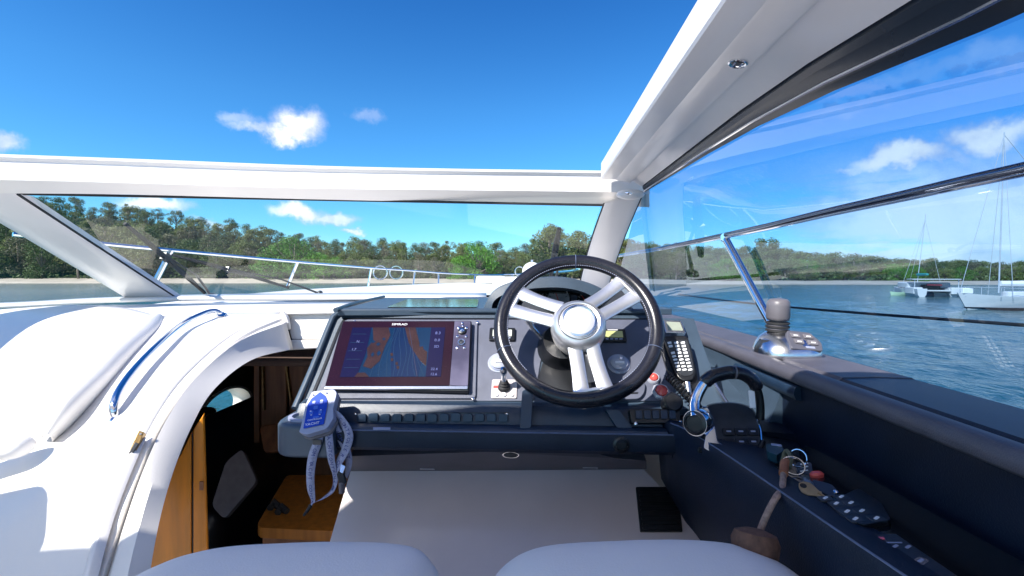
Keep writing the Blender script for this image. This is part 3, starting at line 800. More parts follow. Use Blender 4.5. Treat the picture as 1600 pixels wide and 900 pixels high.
def build_deck():
    # foredeck and hull shell of this yacht
    t = thing('yacht_hull', 'white hull and foredeck of the yacht seen through the windscreen', 'yacht hull', W(-.9, 5, -.4))
    st = []
    for y, xl, xr, z in [(-1.8, -2.75, 1.0, -.34), (0, -2.75, 1.0, -.34), (1.2, -2.75, 1.0, -.33), (2.2, -2.72, .86, -.30), (2.8, -2.68, .64, -.27), (3.2, -2.62, .54, -.235), (4, -2.56, .46, -.205), (5, -2.50, .42, -.19), (6, -2.42, .38, -.19), (7, -2.28, .28, -.20), (8, -2.05, .1, -.22), (9, -1.7, -.3, -.25), (9.8, -1.3, -.7, -.28), (10.3, -1.02, -.98, -.30)]:
        st.append((y, xl, xr, z))
    top = []
    for y, xl, xr, z in st[3:]:
        c = (xl + xr) / 2; top.append([W(xl, y, z), W(xl + .02, y, z + .045), W(xl + .10 * min(1, (xr - xl)), y, z + .05), W(xl * .8 + c * .2, y, z + .055), W(c, y, z + .10), W(xr * .8 + c * .2, y, z + .055), W(xr - .1 * min(1, (xr - xl)), y, z + .05), W(xr - .02, y, z + .045), W(xr, y, z)])
    G().loft(top).build('foredeck', 'gel', t, ang=50)
    # side decks beside the cockpit
    for s in (0, 1):
        rows = []
        for y, xl, xr, z in st[:6]:
            rows.append([W(xr, y, z), W(xr - .02, y, z + .04), W(.655, y, z + .04), W(.655, y, z - .05)] if s else [W(xl, y, z), W(xl + .02, y, z + .04), W(-2.5, y, z + .04), W(-2.5, y, z - .05)])
        G().loft(rows).build('side_deck', 'gel', t, ang=50)
    g = G(); rows = []
    for y, xl, xr, z in st: rows.append([W(xr, y, z), W(xr - .08, y - .3, -1.6), W((xl + xr) / 2 + (xr - xl) * .3, y - .8, -2.9)])
    g.loft(rows); g.build('hull_side', 'gel', t, ang=50)
    # port hull side keeps a real porthole opening: built as panels round the hole
    g = G(); c = X(338, 640, -2.62); cy, cz = c.y, c.z - 2.6; ry, rz = .30, .155
    hole = [(cy + ry * math.cos(a), cz + rz * math.sin(a)) for a in [2 * math.pi * k / 32 for k in range(32)]]
    outr = []
    for k in range(32):
        a = 2 * math.pi * k / 32; m = max(abs(math.cos(a)), abs(math.sin(a))); outr.append((cy + .9 * math.cos(a) / m, cz + .42 * math.sin(a) / m))
    g.loft([[W(-2.66, y, z) for y, z in hole], [W(-2.66, y, z) for y, z in outr]], True)
    y0, y1, z0, z1 = cy - .9, cy + .9, cz - .42, cz + .42
    for q in ([(-1.8, -.34), (y0, -.34), (y0, -2.9), (-1.8, -2.9)], [(y1, -.2), (10.2, -.3), (10.0, -2.9), (y1, -2.9)], [(y0, -.34), (y1, -.2), (y1, z1), (y0, z1)], [(y0, z0), (y1, z0), (y1, -2.9), (y0, -2.9)]):
        b = len(g.v)
        fx = lambda y: float(np.interp(y, [0, 4.6, 7, 10.3], [-2.66, -2.6, -2.3, -1.0]))
        n_ = 12; qa = [Vector((*q[0], 0)).lerp(Vector((*q[1], 0)), i / n_) for i in range(n_ + 1)]; qb = [Vector((*q[3], 0)).lerp(Vector((*q[2], 0)), i / n_) for i in range(n_ + 1)]
        g.loft([[W(fx(v.x) if q[0][0] == y1 else -2.66, v.x, v.y) for v in qa], [W(fx(v.x) if q[0][0] == y1 else -2.66, v.x, v.y) for v in qb]])
    g.build('hull_side', 'gel', t, ang=50)
    ringp = lambda s, x: [W(x, cy + ry * s * math.cos(a), cz + rz * s * math.sin(a)) for a in [2 * math.pi * k / 40 for k in range(40)]]
    pt = thing('porthole', 'oval porthole with pale rim low in the dark cabin', 'porthole', W(-2.6, cy, cz))
    G().loft([ringp(1.0, -2.67), ringp(1.0, -2.55), ringp(1.06, -2.52), ringp(1.18, -2.52), ringp(1.22, -2.55), ringp(1.22, -2.60)], True).build('rim', 'gel', pt, ang=40)
    g = G(); r_ = ringp(1.0, -2.6); g.add(r_, [tuple(range(40))]); g.build('pane', 'glassf', pt, ang=0)
    # deck fittings far forward
    g = G(); g.box(W(-.72, 8.0, -.06), (.22, .3, .06)); w = g.build('deck_locker', 'gel', bev=.03, loc=W(-.72, 8, -.1)); tag(w, 'low white locker on the foredeck left of the instrument hood', 'deck locker')
    g = G(); g.box(W(-.30, 6.6, -.07), (.25, .3, .06)); w = g.build('deck_locker', 'gel', bev=.03, loc=W(-.3, 6.6, -.1)); tag(w, 'low white locker on the foredeck just behind the instrument hood', 'deck locker')
    s = thing('searchlight', 'white domed searchlight on the foredeck behind the steering wheel rim', 'searchlight', W(-.04, 5.2, -.12))
    G().lathe([(.10, 0), (.10, .05), (.07, .06), (.07, .10)], 24, frm(W(-.03, 5.2, -.16), (0, 0, 1))).build('base', 'gel', s)
    G().lathe([(.0, -.10), (.08, -.095), (.10, -.05), (.105, .05), (.09, .09), (.05, .10), (.0, .102)], 24, frm(W(-.03, 5.2, .04), (0.1, -1, .1))).build('head', 'gel', s)
    G().box((0, .10, 0), (.012, .03, .03), frm(W(-.03, 5.2, .04), (0.1, -1, .1))).build('bracket', 'chrome', s)
    # bow rail
    r = thing('bow_rail', 'polished steel bow rail running round the foredeck with two round hoops', 'railing', W(-2.5, 4, -.1))
    top = [Y(20, 366, 2.7), Y(150, 380, 3.05), Y(265, 391, 3.5), Y(465, 409.5, 5.0), Y(580, 419, 7.0), Y(640, 423, 8.0), Y(700, 427.5, 9.2), Y(762, 430, 10.4)]
    topc = cr(top, 8); G().tube(topc, .0145, 8).build('top_rail', 'chrome', r)
    sb = cr([Y(762, 430, 10.4), Y(830, 428, 9.0), Y(885, 424, 7), Y(905, 420, 5.5)], 6); G().tube(sb, .0145, 8).build('top_rail', 'chrome', r)
    for a, b, d0, d1 in (((268, 391), (243, 440), 3.5, 3.45), ((465, 410), (449, 448), 5.0, 5.0), ((580, 419), (575, 449), 7.0, 7.0), ((648, 424), (645, 449), 8.2, 8.1), ((685, 426), (685, 449), 9, 8.9), ((742, 429), (741, 449), 10, 9.9), ((800, 428), (803, 449), 9.8, 9.6)):
        w = .020 if a[0] < 300 else .015
        G().tube([Y(*a, d0), Y(*b, d1)], w, 8).build('stanchion', 'chrome', r)
    for px, d in ((594, 7.4), (619, 7.8)):
        M = frm(Y(px, 426, d), (.15, -1, 0)); G().ring(.105, .011, M, 28, 6).build('hoop', 'chrome', r)
    for px, d in ((812, 8.4), (829, 8.0)):
        M = frm(Y(px, 424, d), (.15, -1, 0)); G().ring(.08, .010, M, 28, 6).build('hoop', 'chrome', r)
    # starboard guard wire and cowl strut
    g = G(); A = X(1060, 460, .95); B = X(1600, 508, 1.08); n = 14
    pts = [A.lerp(B, i / n) - Vector((0, 0, .012 * math.sin(math.pi * i / n))) for i in range(n + 1)]; pts.append(B + (B - A) * .5)
    o = g.tube(pts, .0042, 6).build('guard_wire', 'rub', loc=A); tag(o, 'thin black guard line stretched along the starboard side outside the window', 'guard line')
    s = thing('steel_strut', 'polished steel strut slanting from the window bar down behind the joystick', 'strut', X(1210, 512, .64))
    G().tube([X(1133, 372, .60), X(1208, 512, .645)], .0115, 12).build('tube', 'chrome', s)
    M = frm(X(1133, 371, .60), (-.3, -1, 0)); G().lathe([(.014, -.015), (.016, 0), (.014, .012)], 14, M).build('bracket', 'chrome', s)


def build_port_shell():
    t = thing('companionway_moulding', 'white sunlit curved moulding over the cabin entrance on the port side', 'moulding', Y(170, 700, .95))
    A = [(130, 990, .72), (150, 900, .78), (205, 735, .90), (250, 642, 1.02), (300, 578, 1.17), (370, 520, 1.37), (443, 488, 1.56)]
    Bq = [(-200, 990, .78), (-140, 900, .84), (-20, 770, .92), (75, 682, 1.02), (135, 602, 1.17), (200, 540, 1.37), (262, 494, 1.60)]
    Mq = [(-10, 990, .73), (20, 900, .79), (98, 745, .885), (165, 655, .99), (225, 582, 1.13), (290, 524, 1.34), (352, 489, 1.57)]
    Cq = [(-700, 990, 1.0), (-480, 900, 1.05), (-280, 770, 1.15), (-120, 650, 1.27), (-20, 580, 1.42), (90, 510, 1.62), (190, 480, 1.85)]
    Dq = [(-900, 900, 1.4), (-700, 800, 1.5), (-500, 650, 1.6), (-350, 560, 1.7), (-200, 510, 1.85), (-40, 487, 2.05), (110, 476, 2.3)]
    rows = patch([Dq, Cq, Bq, Mq, A], 6, 6)
    G().loft(rows).build('shell', 'gel', t, ang=180, solid=.012, off=1)
    # lip round the opening
    A1 = [(x + 10, y + 4, d) for x, y, d in A]; A2 = [(x + 16, y + 6, d + .012) for x, y, d in A]
    O = [(225, 990, .76), (238, 872, .82), (262, 765, .91), (296, 674, 1.02), (335, 608, 1.15), (394, 562, 1.32), (458, 545, 1.50)]
    N1 = [(a[0] * .72 + o[0] * .28, a[1] * .72 + o[1] * .28, (a[2] + o[2]) / 2 - .012) for a, o in zip(A, O)]
    N2 = [(a[0] * .4 + o[0] * .6, a[1] * .4 + o[1] * .6, (a[2] + o[2]) / 2 - .010) for a, o in zip(A, O)]
    O2 = [(x - 2, y + 1, d + .02) for x, y, d in O]; O3 = [(x - 14, y - 6, d + .06) for x, y, d in O]
    rows = [cr([Y(*p) for p in r], 8) for r in (A, A1, A2, N1, N2, O, O2, O3)]
    G().loft(rows).build('opening_lip', 'gel', t, ang=30, solid=.004, off=1)
    # coaming top running to the dash and the boxed bulkhead over the door
    near = cr([Y(*p) for p in [(190, 480, 1.85), (262, 492, 1.62), (352, 487, 1.60), (443, 485, 1.60), (520, 485, 1.60), (620, 485, 1.60)]], 6)
    far = cr([Y(*p) for p in [(110, 476, 2.3), (200, 476, 2.6), (330, 473, 2.75), (443, 472, 2.82), (560, 471, 2.85), (720, 472, 2.85)]], 6)
    G().loft([near, far]).build('coaming_top', 'gel', t, ang=180, solid=.01)
    P = Plane(Y(480, 510, 1.56), (0.05, -1, .12), (0, 0, 1))
    g = G(); P.slab(g, [(446, 492), (545, 490), (545, 532), (456, 530)], -.02, .004); g.build('bulkhead_panel', 'gel', t, bev=.004)
    g = G(); P.slab(g, [(436, 484), (560, 484), (560, 490.5), (447, 492.5)], -.02, .022); g.build('bulkhead_ledge', 'gel', t, bev=.006)
    g = G(); P.slab(g, [(457, 530.5), (545, 532.5), (545, 542), (440, 548)], -.04, .014); g.build('door_header', 'gel', t, bev=.006)
    g = G(); g.tube([Y(441, 487, 1.53), Y(446, 496, 1.53), Y(449, 504, 1.53), Y(452, 514, 1.54)], [.006, .011, .010, .005], 8); g.build('corner_bead', 'gel', t)
    # sliding door track and brass catch
    tr = cr([Y(*p) for p in [(216, 686, .945), (190, 745, .885), (165, 810, .835), (144, 880, .785), (120, 980, .74)]], 6)
    rows = []
    for i, p in enumerate(tr):
        d = (tr[min(i + 1, len(tr) - 1)] - tr[max(i - 1, 0)]).normalized(); u = Vector((.75, -.35, .55)); u = (u - d * u.dot(d)).normalized(); n_ = d.cross(u); n_ = n_ if n_.y < 0 else -n_
        w = .0125; rows.append([p - u * w - n_ * .01, p - u * w + n_ * .004, p - u * w * .6 + n_ * .007, p + u * w * .1 + n_ * .0065, p + u * w * .6 + n_ * .007, p + u * w + n_ * .003, p + u * w - n_ * .01])
    G().loft(rows, True, True).build('door_track', 'gelin', t, ang=60)
    c = thing('door_catch', 'small brass catch at the top of the sliding door track', 'catch', Y(212, 697, .935))
    P = Plane(Y(212, 697, .925), (.35, -.8, .5), Y(221, 676, .95) - Y(203, 719, .90))
    g = G(); P.slab(g, [(218, 673), (226, 676), (207, 721), (196, 718)], -.012, .004); g.build('plate', 'brass', c, bev=.001)
    g = G(); P.slab(g, [(213, 692), (219, 694), (208, 712), (202, 710)], .004, .008); g.build('bolt', 'smokec', c, bev=.001)
    for q in ((221, 679), (200, 716)): G().lathe([(.0025, 0), (.002, .002)], 10, P.m(*q, .004)).build('screw', 'chrome', c)
    # grab rail
    g = thing('grab_rail', 'curved polished steel grab rail on the sunlit white moulding', 'grab rail', Y(185, 650, .99))
    pts = cr([Y(*p) for p in [(185, 657, 1.01), (180, 649, .998), (178, 634, 1.0), (187, 609, 1.03), (212, 575, 1.10), (250, 536, 1.225), (288, 505, 1.385), (318, 490, 1.47), (334, 486, 1.51), (343, 489, 1.52), (346, 494, 1.535)]], 6)
    G().tube(pts, .0085, 14).build('rail_tube', 'chrome', g)
    for q in ((185, 656, .995), (346, 493, 1.52)): G().lathe([(.016, -.004), (.016, .002), (.012, .006)], 20, frm(Y(*q), (.3, -.5, .8))).build('foot', 'chrome', g)
    # vinyl bolster on the shell
    b = thing('bolster', 'long white vinyl bolster curving down the port side, lit by the sun', 'bolster', Y(150, 590, 1.2))
    e0 = [(66, 690, 1.0), (76, 640, 1.05), (110, 596, 1.16), (165, 540, 1.34), (215, 503, 1.50), (246, 490, 1.62)]
    e1 = [(64, 676, .965), (85, 628, 1.00), (122, 583, 1.095), (172, 533, 1.275), (216, 500, 1.46), (244, 487, 1.60)]
    e2 = [(75, 676, .955), (102, 630, .985), (142, 585, 1.08), (190, 536, 1.26), (228, 503, 1.45), (250, 489, 1.59)]
    e3 = [(84, 690, .985), (124, 652, 1.02), (172, 600, 1.12), (216, 548, 1.30), (246, 514, 1.46), (258, 496, 1.6)]
    e4 = [(80, 697, 1.02), (116, 666, 1.06), (168, 608, 1.17), (216, 552, 1.35), (248, 517, 1.50), (260, 499, 1.62)]
    G().loft([cr([Y(*p) for p in r], 8) for r in (e0, e1, e2, e3, e4)]).build('cushion', 'vinyl', b, ang=180, sub=1)
    sm = cr([Y(*p) for p in [(78, 640, 1.02), (112, 592, 1.12), (164, 537, 1.30), (210, 502, 1.46)]], 6); G().tube(sm, .002, 6).build('seam', 'gelin', b)
    w = G(); rows = []
    for x, y, r in ((-120, 722, .03), (-60, 712, .032), (-20, 704, .033), (10, 700, .033), (30, 698, .031), (42, 697, .022), (46, 697, .008)): rows.append((x, y, r))
    w.tube([Y(x, y, .93) for x, y, r in rows], [r for x, y, r in rows], 18, flat=.75); o = w.build('seat_roll', 'vinyl', loc=Y(0, 700, .93), ang=60, sub=1); tag(o, 'end of a rolled white vinyl cushion at the left edge below the bolster', 'cushion')


def build_shade_block():  # seat-shaped block out of view, added to cast shade on the port moulding
    s = thing('shade_block', 'unseen white seat-shaped block added left of the view to shade the port moulding', 'seat', W(-1.5, .45, -1.2))
    G().box(W(-1.58, .52, -.47), (.38, .08, .46)).build('backrest', 'vinyl', s, bev=.05, seg=4)
    G().box(W(-1.58, .80, -1.05), (.38, .24, .08)).build('cushion', 'vinyl', s, bev=.05, seg=4)


def build_floor():
    f = G().box(W(-.8, -1.6, -1.27), (1.75, 2.6, .03)).build('cockpit_floor', 'gelin'); f['kind'] = 'structure'


def build_cabin():
    t = thing('cabin_interior', 'dark cabin seen through the entrance with brown wood and carpet', 'cabin', W(-1.2, 2.5, -1.9))
    x0, x1, y0, y1, zf, zc = -2.5, .2, 1.1, 4.9, -1.75, -.30
    def quad(g, *p): g.add([W(*q) for q in p], [(0, 1, 2, 3)])
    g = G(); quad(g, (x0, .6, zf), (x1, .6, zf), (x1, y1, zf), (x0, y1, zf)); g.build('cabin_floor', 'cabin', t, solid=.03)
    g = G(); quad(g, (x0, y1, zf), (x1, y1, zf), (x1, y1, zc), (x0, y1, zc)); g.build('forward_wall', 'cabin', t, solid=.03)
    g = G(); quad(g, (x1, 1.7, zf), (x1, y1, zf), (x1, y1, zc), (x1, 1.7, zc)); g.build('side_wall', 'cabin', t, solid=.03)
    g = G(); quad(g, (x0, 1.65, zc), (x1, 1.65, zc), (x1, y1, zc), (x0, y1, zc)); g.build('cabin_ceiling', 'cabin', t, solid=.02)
    # port lining with the porthole opening
    c = X(338, 640, -2.62); cy, cz = c.y, c.z - 2.6; g = G()
    inn = [W(-2.53, cy + .33 * math.cos(a), cz + .17 * math.sin(a)) for a in [2 * math.pi * k / 32 for k in range(32)]]; out = []
    for k in range(32):
        a = 2 * math.pi * k / 32; m = max(abs(math.cos(a)), abs(math.sin(a))); out.append(W(-2.53, max(.6, cy + 5.0 * math.cos(a) / m), min(zc, max(zf, cz + 3 * math.sin(a) / m))))
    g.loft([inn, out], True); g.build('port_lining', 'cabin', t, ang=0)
    # wardrobe panels with brass edges
    P = Plane(Y(440, 620, 2.6), (0.1, -1, 0), (0, 0, 1))
    for q in ([(396, 560), (405, 556), (405, 760), (396, 760)], [(408, 556), (446, 553), (450, 760), (408, 760)], [(450, 540), (560, 536), (560, 760), (454, 760)]):
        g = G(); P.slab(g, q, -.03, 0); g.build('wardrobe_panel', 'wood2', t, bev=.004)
    for q in ((412, 572, 414, 640), (447, 560, 456, 625)):
        G().tube([P.p(q[0], q[1], .01), P.p(q[2], q[3], .01)], .008, 6).build('panel_trim', 'brass', t)
    so = thing('cabin_sofa', 'dark cabin sofa below the porthole', 'sofa', W(-1.6, 2.6, -1.7))
    G().box(W(-1.75, 2.9, -1.15), (.5, 1.1, .22)).build('seat', 'black', so, bev=.08)
    G().box(W(-2.44, 2.5, -1.2), (.06, 1.0, .22)).build('backrest', 'black', so, bev=.04)
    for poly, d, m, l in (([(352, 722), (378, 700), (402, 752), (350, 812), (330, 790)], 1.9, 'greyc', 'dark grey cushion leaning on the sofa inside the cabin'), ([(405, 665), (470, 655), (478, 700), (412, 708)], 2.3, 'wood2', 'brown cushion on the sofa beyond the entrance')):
        P2 = Plane(Y(*poly[0], d), (.35, -1, .55), (0, 0, 1)); g = G(); P2.slab(g, rpoly(poly, 9), -.05, .0)
        o = g.build('cushion', m, loc=P2.p(*poly[0]), bev=.02, seg=4); tag(o, l, 'cushion')
    s = thing('cabin_step', 'varnished orange wood step inside the cabin entrance', 'step', Z(455, 790, -.82))
    pl = Plane(W(0, 0, -.82), (0, 0, 1), (0, 1, 0)); g = G(); pl.slab(g, rpoly([(448, 742), (600, 742), (600, 826), (520, 830), (398, 824)], [6, 2, 2, 4, 14]), -.035, 0)
    g.build('tread', 'woodd', s, bev=.008)
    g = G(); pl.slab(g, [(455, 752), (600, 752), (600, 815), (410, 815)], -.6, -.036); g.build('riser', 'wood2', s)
    for q in ((428, 790), (440, 797)):
        o = G().tube([Z(q[0] - 6, q[1] + 4, -.81), Z(q[0], q[1] - 4, -.805), Z(q[0] + 9, q[1] + 2, -.81)], [.012, .017, .01], 8).build('black_strap', 'rub', loc=Z(*q, -.815)); tag(o, 'small black strap lying on the orange cabin step, ' + ('left one' if q[0] < 435 else 'right one'), 'strap')
    d = thing('cabin_door', 'orange varnished wood door boards standing inside the entrance', 'door', Y(285, 860, .95))
    PD = Plane(Y(300, 760, 1.05), (.55, -1, .0), (0, 0, 1))
    g = G(); PD.slab(g, [(215, 990), (225, 860), (240, 765), (282, 712), (299, 676), (299, 990)], -.02, 0); g.build('board', 'wood', d, bev=.002)
    g = G(); PD.slab(g, [(302, 672), (318, 648), (328, 990), (302, 990)], -.02, 0); g.build('board', 'wood', d, bev=.002)
    g = G(); PD.slab(g, [(297, 684), (303, 674), (303, 990), (297, 990)], -.02, -.008); g.build('joint', 'black', d)
    g = G(); PD.slab(g, [(312, 752), (318, 752), (318, 765), (312, 765)], 0, .004); g.build('finger_pull', 'wood2', d)


build_hardtop(); build_windscreen(); build_wipers(); build_deck(); build_port_shell(); build_cabin(); build_floor(); build_shade_block()

# ================================================================ HELM
PAN = Plane(W(0, 1.173, -.1267), (0, -1.064, 1), (0, 1, 1.064))


def pslab(poly, h0, h1, name, m, parent, P=PAN, r=0, bev=0, k=4, **kw):
    g = G(); P.slab(g, rpoly(poly, r, k) if r else poly, h0, h1); return g.build(name, m, parent, bev=bev, **kw)


def screw(P, px, py, h, parent, r=.0035, m='chrome', name='screw'):
    M = P.m(px, py, h); o = G().lathe([(r, 0), (r * .9, r * .5), (r * .4, r * .7)], 12, M).build(name, m, parent); return o


def build_console():
    t = thing('helm_console', 'slate blue helm console with grey instrument plates and a dark padded lower edge', 'console', W(-.1, 1.1, -.45))
    # body section extruded along X
    sec = [(1.95, -.092), (1.24, -.0865), (1.222, -.083), (1.207, -.086), (1.202, -.0935), (1.034, -.2725), (1.012, -.277), (1.000, -.292), (.992, -.3125), (.985, -.3145), (.967, -.3095), (.960, -.309), (.956, -.313), (.957, -.336), (.966, -.347), (1.12, -.395), (1.95, -.395)]
    xs = [-.515, -.508, -.40, -.2, 0, .2, .30]
    G().loft([[W(x, y + (.006 if x == -.515 else 0), z + (-.006 if x == -.515 else 0)) for y, z in sec] for x in xs], True, True).build('console_body', 'frame', t, ang=25)
    # dark cover below the instrument plates (padded lower part)
    sec2 = [(1.036, -.2735), (1.006, -.2745), (.994, -.290), (.9885, -.309), (.962, -.305), (.950, -.307), (.9465, -.312), (.948, -.338), (.956, -.350), (.99, -.352), (1.04, -.30)]
    G().loft([[W(x, y, z) for y, z in sec2] for x in (-.500, -.35, -.1, .1, .262)], True, True).build('lower_padding', 'navyp', t, ang=25)
    sec3 = [(.9465, -.3115), (.9430, -.318), (.9440, -.345), (.952, -.3535), (.99, -.356), (.99, -.32)]
    G().loft([[W(x, y, z) for y, z in sec3] for x in (-.405, -.1, .1, .30)], True, True).build('front_roll', 'navy', t, ang=40)
    G().tube([W(x, .9458, -.3115) for x in (-.405, -.2, 0, .2, .30)], .0016, 6).build('seam', 'piping', t)
    # rounded left corner with its pale cup holder ring
    cx, cy = -.462, 1.005
    out = rpoly([(-.532, 1.06), (-.532, .93), (-.40, .93), (-.40, 1.06)], [.02, .055, .012, .0], 6)
    g = G(); M0 = Matrix.Translation(W(0, 0, 0)); g.prism(out, -.366, -.298, M0); g.build('corner_shelf', 'frame', t, bev=.012, seg=4)
    G().lathe([(.038, 0), (.038, .004), (.030, .005), (.027, -.002), (.026, -.03), (.001, -.031)], 32, Matrix.Translation(W(-.478, .985, -.298)), cap=False).build('cup_ring', 'ltgrey', t)
    # raised outer frame lip, top and left
    lip = [Y(1085, 489, 1.22)] + [PAN.p(x, y, .006) for x, y in ((1030, 489.5), (900, 489), (760, 488.5), (640, 488), (560, 488), (536, 490), (524, 496), (517, 508), (490, 575), (462, 640))]
    G().tube(cr(lip[1:], 5), .0088, 10, flat=.8).build('frame_lip', 'frame', t)
    gap = [PAN.p(x, y, .0015) for x, y in ((1030, 499), (760, 498.5), (556, 498), (542, 500), (533, 510), (505, 580), (484, 630))]
    G().tube(cr(gap, 5), .0045, 8, flat=.35).build('shadow_gap', 'black', t)
    # grey instrument plates
    pslab([(548, 501), (1034, 501), (1062, 555), (1048, 628), (940, 628), (924, 560), (912, 535), (868, 535), (846, 560), (834, 628), (494, 628), (505, 596), (536, 507)], .001, .005, 'instrument_plate', 'dash', t, r=[4, 6, 8, 6, 6, 6, 20, 20, 8, 6, 4, 4, 6], bev=.0012)
    pslab([(872, 541), (908, 541), (920, 562), (934, 600), (930, 620), (846, 620), (838, 600), (850, 562)], .0005, .003, 'column_well', 'black', t, r=6)
    pslab([(540, 503), (747, 503), (744, 626), (500, 626)], .005, .0105, 'plotter_surround', 'dash', t, r=6, bev=.0015)
    for q in ((543, 508), (556, 506.5), (747, 508), (740, 627)): screw(PAN, *q, .0105, t, .0035)
    # flat console top: dark gloss hatch that mirrors the sky
    top = Plane(W(0, 0, -.088), (0, 0, 1), (0, 1, 0))
    sheet = G(); top.slab(sheet, [(528, 486), (602, 466.5), (966, 466.5), (1050, 484.5)], -.012, .0035); sheet.build('console_top', 'frame', t, bev=.002)
    pslab([(604, 483.5), (636, 470), (748, 470), (746, 483.5)], .0035, .0065, 'top_hatch', 'gloss', t, P=top, r=3, bev=.001)
    G().tube(cr([top.p(524, 487, .004), top.p(556, 477, .006), top.p(600, 466.2, .006)], 5), .006, 8).build('top_edge', 'frame', t)
    # recess with rocker switches
    R_ = Plane(W(0, .9955, -.296), (0, -1, .22), (0, 0, 1))
    pslab([(556, 644), (796, 644), (797, 667), (552, 667)], -.004, .0025, 'switch_recess', 'black', t, P=R_, r=3, bev=.001)
    for i in range(13):
        x = 567 + i * 18.3; g = G(); w = 7.3; y0 = 646 - (1.2 if i in (1, 8) else 0); y1 = 658 + (i % 3 == 0) * .8
        R_.slab(g, rpoly([(x - w, y0 + 2), (x - w * .6, y0), (x + w * .6, y0), (x + w, y0 + 2), (x + w, y1), (x - w, y1)], 2, 2), .0025, .0105); g.build('rocker_switch', 'navyp', t, bev=.0025, seg=3)
    for q in ((556, 647), (552, 664), (672, 665), (794, 665), (792, 647)): screw(R_, *q, .0028, t, .0028)
    F2 = Plane(W(0, .9655, -.322), (0, -.35, 1), (0, 1, .35))
    pslab([(583, 670), (610, 670), (610, 672.6), (583, 672.6)], .001, .0035, 'name_plate', 'ltgrey', t, P=Plane(W(0, .9545, -.3052), (0, -.1, 1), (0, 1, .1)), bev=.0003)
    # brackets either side of the column
    for q in ([(816, 610), (833, 606), (830, 668), (812, 674)], [(946, 640), (966, 640), (990, 672), (968, 676)]):
        g = G(); P = Plane(Y(q[0][0], q[0][1], .985), (0, -1, .35), (0, 0, 1)); P.slab(g, rpoly(q, 3), -.03, .004); g.build('column_bracket', 'navyp', t, bev=.004)
    # pale underside panel with its hinged lid
    U = Plane(Y(800, 735, 1.115), (0, -.58, .82) if False else (0, -.62, -.78), (0, -.78, .62))
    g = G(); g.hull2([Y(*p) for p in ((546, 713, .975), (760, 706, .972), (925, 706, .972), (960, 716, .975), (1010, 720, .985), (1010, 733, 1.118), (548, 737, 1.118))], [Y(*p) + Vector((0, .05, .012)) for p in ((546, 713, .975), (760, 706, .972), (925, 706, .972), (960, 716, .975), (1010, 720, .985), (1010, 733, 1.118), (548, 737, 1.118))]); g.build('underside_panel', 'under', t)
    g = G(); g.tube([Y(592, 712, .982), Y(606, 731, 1.10), Y(962, 728, 1.10), Y(984, 722, 1.03)], .0012, 6); g.build('lid_joint', 'black', t)
    for x in (668, 922): G().box((0, 0, 0), (.017, .004, .003), frm(Y(x, 731 - (x > 800) * 2, 1.095), (0, -.6, -.8))).build('hinge', 'brush', t)
    M = frm(Y(798, 710.5, .972), (0, -1, -.25)); G().ring(.016, .0016, M, 28, 6, .42).build('lid_latch', 'brush', t)
    G().lathe([(.014, 0), (.012, .003), (.001, .004)], 24, M, 1, .4).build('latch_boss', 'smokec', t)
    M = frm(Y(970, 694, .945), (0, -1, .1)); G().lathe([(.016, 0), (.016, .006), (.011, .008), (.010, .002), (.001, .002)], 24, M).build('power_socket', 'black', t)
    # footwell panel
    f = thing('footwell_panel', 'pale sloping footwell panel below the helm with a square black vent', 'panel', Y(800, 850, 1.0))
    Fp = Plane(Y(800, 735, 1.12), (0, -.658, .753), (0, .753, .658))
    pslab([(548, 735), (1004, 731), (1070, 800), (1130, 905), (1200, 1010), (470, 1010), (514, 851)], -.02, 0, 'board', 'footw', f, P=Fp, r=[3, 8, 2, 2, 2, 2, 2], bev=.004)
    pslab([(993, 762), (1058, 762), (1066, 832), (1000, 832)], 0, .005, 'vent_plate', 'black', f, P=Fp, r=2, bev=.001)
    for i in range(9):
        y = 767.5 + i * 7.3; dx = (y - 762) * .1; pslab([(997 + dx, y), (1056 + dx * .9, y), (1056.3 + dx * .9, y + 3), (997.3 + dx, y + 3)], .005, .008, 'vent_slat', 'black', f, P=Fp)
    # left side wall of the console pedestal
    g = G(); g.hull2([W(-.430, .95, -.99), W(-.430, 1.13, -.44), W(-.430, 1.5, -.44), W(-.430, 1.5, -1.7), W(-.430, .9, -1.7)], [W(-.415, .95, -.99), W(-.415, 1.13, -.44), W(-.415, 1.5, -.44), W(-.415, 1.5, -1.7), W(-.415, .9, -1.7)]); g.build('pedestal_side', 'gelin', f)
    # instrument hood
    h = thing('instrument_hood', 'dark slate arched hood over the round gauges behind the wheel', 'instrument hood', W(.05, 1.35, -.085))
    outer = [(752, 494), (758, 476), (768, 458), (784, 446), (808, 438), (838, 433.5), (870, 432), (900, 436), (928, 445), (955, 459), (985, 478), (1002, 492)]
    inner = [(770, 494), (769, 478), (776, 467), (792, 459), (815, 453.5), (840, 450.5), (868, 449.5), (893, 452), (914, 458), (930, 467), (942, 480), (946, 494)]
    of = cr([Y(*p, 1.24) for p in outer], 4); inf = cr([Y(*p, 1.232) for p in inner], 4)
    om = [p + Vector((0, -.006, -.002)) for p in of]; im = [p + Vector((0, -.006, .001)) for p in inf]
    ob = cr([Y(a, b + (494 - b) * .3, 1.62) for a, b in [(775 + (p[0] - 775) * .9, p[1]) for p in outer]], 4)
    obm = [(a + b) / 2 + Vector((0, 0, .012)) for a, b in zip(of, ob)]
    ib = cr([Y(a * .94 + 860 * .06, b + (494 - b) * .12, 1.40) for a, b in inner], 4)
    G().loft([ob, obm, of, om, im, inf, ib]).build('hood_shell', 'frame', h, ang=50)
    plate = Plane(Y(860, 470, 1.365), (0, -1, .45), (0, 1, 1))
